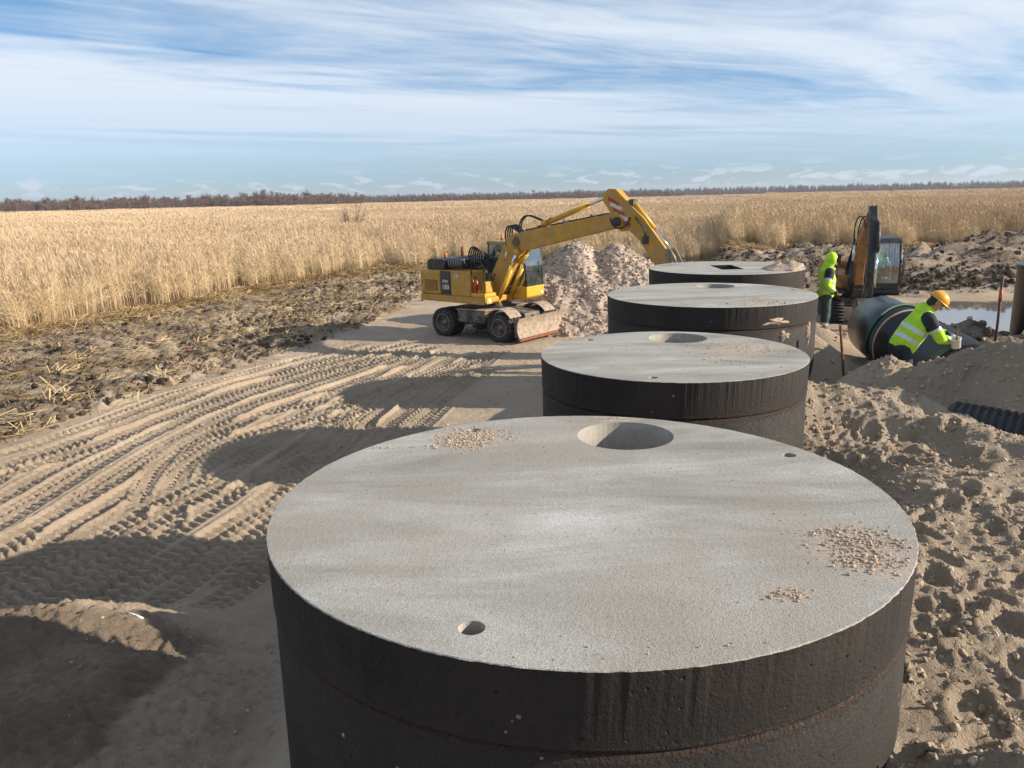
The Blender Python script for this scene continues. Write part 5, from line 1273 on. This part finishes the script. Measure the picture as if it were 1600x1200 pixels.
    def arm_d(c):
        best = 9; kk = None
        for k in 'LR':
            for a, b in ((J['sh'+k], J['el'+k]), (J['el'+k], J['wr'+k])):
                t = max(0, min(1, (c-a).dot(b-a)/(b-a).length_squared)); dd = (c-a.lerp(b, t)).length
                if dd < best: best = dd; kk = (k, a == J['sh'+k], t)
        return best, kk
    for p in jk.data.polygons:
        c = p.center; h = (c-P0).dot(ta)/TL; bd, kk = arm_d(c); axd = ((c-P0)-ta*(c-P0).dot(ta)).length
        if bd < .105 and kk and (axd > .17 or not kk[1] or kk[2] > .3):
            k, upper, t = kk
            if upper and t < .62: p.material_index = 2 if t < .5 else 1
            elif not upper and .42 < t < .58: p.material_index = 1
            elif not upper and t > .78: p.material_index = 2
        else:
            if .14 < h < .24 or .40 < h < .50: p.material_index = 1
            elif h < -.11: p.material_index = 2
    if hood:
        hdn = blob('hood', M['lime'], e, [('e', hd+hdir*.035-fw*.035, (.118, .128, .15), None), (hd-hdir*.04-fw*.03, nk-hdir*.01-fw*.015, .105, .11), (hd-hdir*.10+fw*.03, nk+fw*.05, .07, .08)], .012, 3)
        me = hdn.data; bm = bmesh.new(); bm.from_mesh(me)
        cut = [f for f in bm.faces if (f.calc_center_median()-hd).dot(fw) > .052 and abs((f.calc_center_median()-hd).dot(hdir)-.0) < .105]
        bmesh.ops.delete(bm, geom=cut, context='FACES'); bm.to_mesh(me); bm.free(); so = hdn.modifiers.new('t', 'SOLIDIFY'); so.thickness = .012; so.offset = 1
    else:
        blob('hair', M['hair'], e, [('e', hd+hdir*.035-fw*.022, (.086, .09, .11), None), ('e', hd-hdir*.03-fw*.045, (.07, .055, .07), None)], .012, 2)
    if helmet:
        q = fw.to_track_quat('X', 'Z'); zz = hdir; xx = (fw-zz*fw.dot(zz)).normalized(); yy = zz.cross(xx); mt = Matrix((xx, yy, zz)).transposed().to_4x4(); mt.translation = hd+hdir*.055
        V = []; mb = MB(); n = 28; m_ = 9
        for k in range(m_+1):
            a = rad(90*k/m_)
            for j in range(n):
                t = 2*PI*j/n; rx, ry = (.142, .118); ridge_ = 1+.03*(abs(math.sin(t)) < .18 and k > 1)
                V.append(mt @ Vector((rx*math.cos(a)*math.cos(t), ry*math.cos(a)*math.sin(t), .12*math.sin(a)*ridge_)))
        mb.add(V, [(k*n+j, k*n+(j+1) % n, (k+1)*n+(j+1) % n, (k+1)*n+j) for k in range(m_) for j in range(n)], 0, True)
        hm = mb.build('helmet', M['helmet'], e)
        so = hm.modifiers.new('t', 'SOLIDIFY'); so.thickness = .005
        V = []; bb = MB()
        for j in range(n):
            t = 2*PI*j/n; pk = .055*max(0, math.cos(t))**2+.014
            for q_, z_ in ((0, .002), (1, -.012)): V.append(mt @ Vector(((.141+pk*q_)*math.cos(t), (.117+pk*q_*.8)*math.sin(t), z_)))
        bb.add(V, [(2*j, 2*j+1, (2*j+3) % (2*n), (2*j+2) % (2*n)) for j in range(n)], 0, True); bo_ = bb.build('brim', M['helmet'], hm); so = bo_.modifiers.new('t', 'SOLIDIFY'); so.thickness = .004
    return e
# facing +x in local space; z up from the soles
STAND = dict(pelvis=(0, 0, .93), neck=(.03, 0, 1.47), head=(.09, 0, 1.61), face=(.93, -.1, -.30), shL=(.03, .19, 1.40), shR=(.03, -.19, 1.40), elL=(.00, .27, 1.13), elR=(-.03, -.27, 1.13), wrL=(.20, .20, .98), wrR=(.17, -.22, .97),
             hipL=(0, .10, .88), hipR=(0, -.10, .88), knL=(.04, .11, .48), knR=(.02, -.11, .48), anL=(.02, .12, .10), anR=(-.03, -.12, .10), toe=(1, 0, 0))
mp_ = at_y(1287, 500, 18.6); mz = ground_z(mp_[0], mp_[1])
person((mp_[0], mp_[1], mz), rad(-12), 'person standing in lime hooded jacket and dark green trousers beside the tanks', STAND, hood=True, gloves=False, scale=1.09, curl=.9)
BEND = dict(pelvis=(0, 0, .86), neck=(.29, 0, 1.33), head=(.38, -.01, 1.445), face=(.80, -.12, -.60), shL=(.25, .19, 1.25), shR=(.25, -.19, 1.25), elL=(.48, .25, 1.02), elR=(.40, -.25, .99), wrL=(.64, .12, .98), wrR=(.57, -.17, .95),
            hipL=(0, .10, .83), hipR=(-.02, -.10, .83), knL=(.12, .14, .46), knR=(.05, -.14, .46), anL=(-.03, .15, .10), anR=(-.06, -.15, .10), toe=(1, 0, 0))
bp_ = at_y(1408, 560, 10.9)
person((bp_[0], bp_[1], 1.72), rad(-8), 'person in yellow helmet and lime jacket bending over the large black pipe', BEND, helmet=True, scale=1.0, trousers='navy', curl=.8)
# bucket held by the bending worker
bk_ = Vector(P3(1494, 543, 10.55)); e = empty('paste_bucket', bk_); tag(e, 'small white bucket of green paste held by the bending worker', 'bucket'); e.rotation_euler = (rad(8), rad(-14), 0)
MB().lathe([(.0005, 0), (.055, 0), (.068, .125), (.072, .125), (.072, .135), (.062, .135), (.052, .01)], (0, 0, 0), 'z', 24).build('pail', M['bucket_white'], e)
MB().lathe([(.0005, .095), (.060, .095)], (0, 0, 0), 'z', 20).build('paste', M['bucket_green'], e)
MB().bar((.01, 0, .08), (.05, .03, .24), .010, n=8).build('brush_handle', M['rust'], e)
# crouching worker by the shaft, cut by the frame edge
CROUCH = dict(pelvis=(0, 0, .42), neck=(.34, 0, .82), head=(.45, 0, .93), face=(.8, 0, -.6), shL=(.29, .19, .76), shR=(.29, -.19, .76), elL=(.50, .24, .58), elR=(.48, -.24, .55), wrL=(.66, .16, .44), wrR=(.64, -.17, .42),
              hipL=(0, .11, .40), hipR=(0, -.11, .40), knL=(.36, .16, .46), knR=(.33, -.16, .44), anL=(.10, .16, .10), anR=(.07, -.16, .10), toe=(1, 0, 0))
cp3 = at_y(1606, 540, 13.4); cz = ground_z(cp3[0], cp3[1])
person((cp3[0], cp3[1], at_y(1600, 497, 13.4)[2]-.95), rad(20), 'person crouching in lime jacket in front of the black shaft', CROUCH, helmet=True, trousers='navy')
SEAT = dict(pelvis=(0, 0, .16), neck=(-.02, 0, .70), head=(.02, 0, .84), face=(1, 0, -.1), shL=(-.02, .19, .63), shR=(-.02, -.19, .63), elL=(.10, .26, .38), elR=(.10, -.26, .38), wrL=(.34, .2, .38), wrR=(.34, -.2, .38),
            hipL=(.04, .1, .14), hipR=(.04, -.1, .14), knL=(.46, .12, .16), knR=(.46, -.12, .16), anL=(.52, .12, -.22), anR=(.52, -.12, -.22), toe=(1, 0, 0))
Q.rotation_euler.z = OA; sv = Matrix.LocRotScale(Q.location, Q.rotation_euler, Q.scale) @ Vector((-.06, .48, 1.34))
person(sv, OA, 'person in lime jacket seated inside the cab of the orange excavator', SEAT, helmet=False, trousers='navy', scale=.92)

# ------------------------------------------------------------------ small litter on the yard
def scrap(px, py, m, s, label, seed, name='scrap', cat='litter', z=0):
    p = at_z(px, py, z); g = ground_z(p[0], p[1]); me = lump_mesh(name, seed, 2, .5, .5); o = put(name, me, m); o.location = (p[0], p[1], g+.2*s); o.scale = (s*1.5, s, s*.8); o.rotation_euler = (0, 0, seed); tag(o, label, cat)
scrap(296, 552, M['red'], .17, 'small red plastic scrap on the churned peat', 1)
scrap(288, 549, M['white'], .12, 'small white scrap next to the red one on the peat', 2)
scrap(311, 490, M['orange_lens'], .24, 'orange lump lying at the straw edge below the reeds', 3)
scrap(223, 485, M['orange_lens'], .20, 'small orange scrap on the straw close to the reeds', 4)
st_ = at_z(215, 996, .55); tag(MB().tube([(st_[0]-.09, st_[1]+.02, ground_z(st_[0]-.09, st_[1]+.02)+.012), (st_[0]+.09, st_[1]-.02, ground_z(st_[0]+.09, st_[1]-.02)+.014)], .011, 6).build('stick', M['white']), 'short pale stick on the dark soil mound', 'stick')

# ------------------------------------------------------------------ thin haze over the flat land
hm = bpy.data.materials.new('haze_air'); hm.use_nodes = True; t = NT(hm.node_tree); t.n.clear()
pv = t.new('ShaderNodeVolumePrincipled'); pv.inputs['Color'].default_value = (.80, .88, 1.0, 1); pv.inputs['Density'].default_value = HAZE; pv.inputs['Anisotropy'].default_value = .2
oo = t.new('ShaderNodeOutputMaterial'); t.l.new(pv.outputs[0], oo.inputs['Volume'])
tag(MB().box((-3000, -120, -1.5), (3000, 3200, 24)).build('haze', hm), 'thin pale haze over the flat land', kind='stuff')

scene.cycles.max_bounces = 5; scene.cycles.diffuse_bounces = 2; scene.cycles.glossy_bounces = 3; scene.cycles.transparent_max_bounces = 12
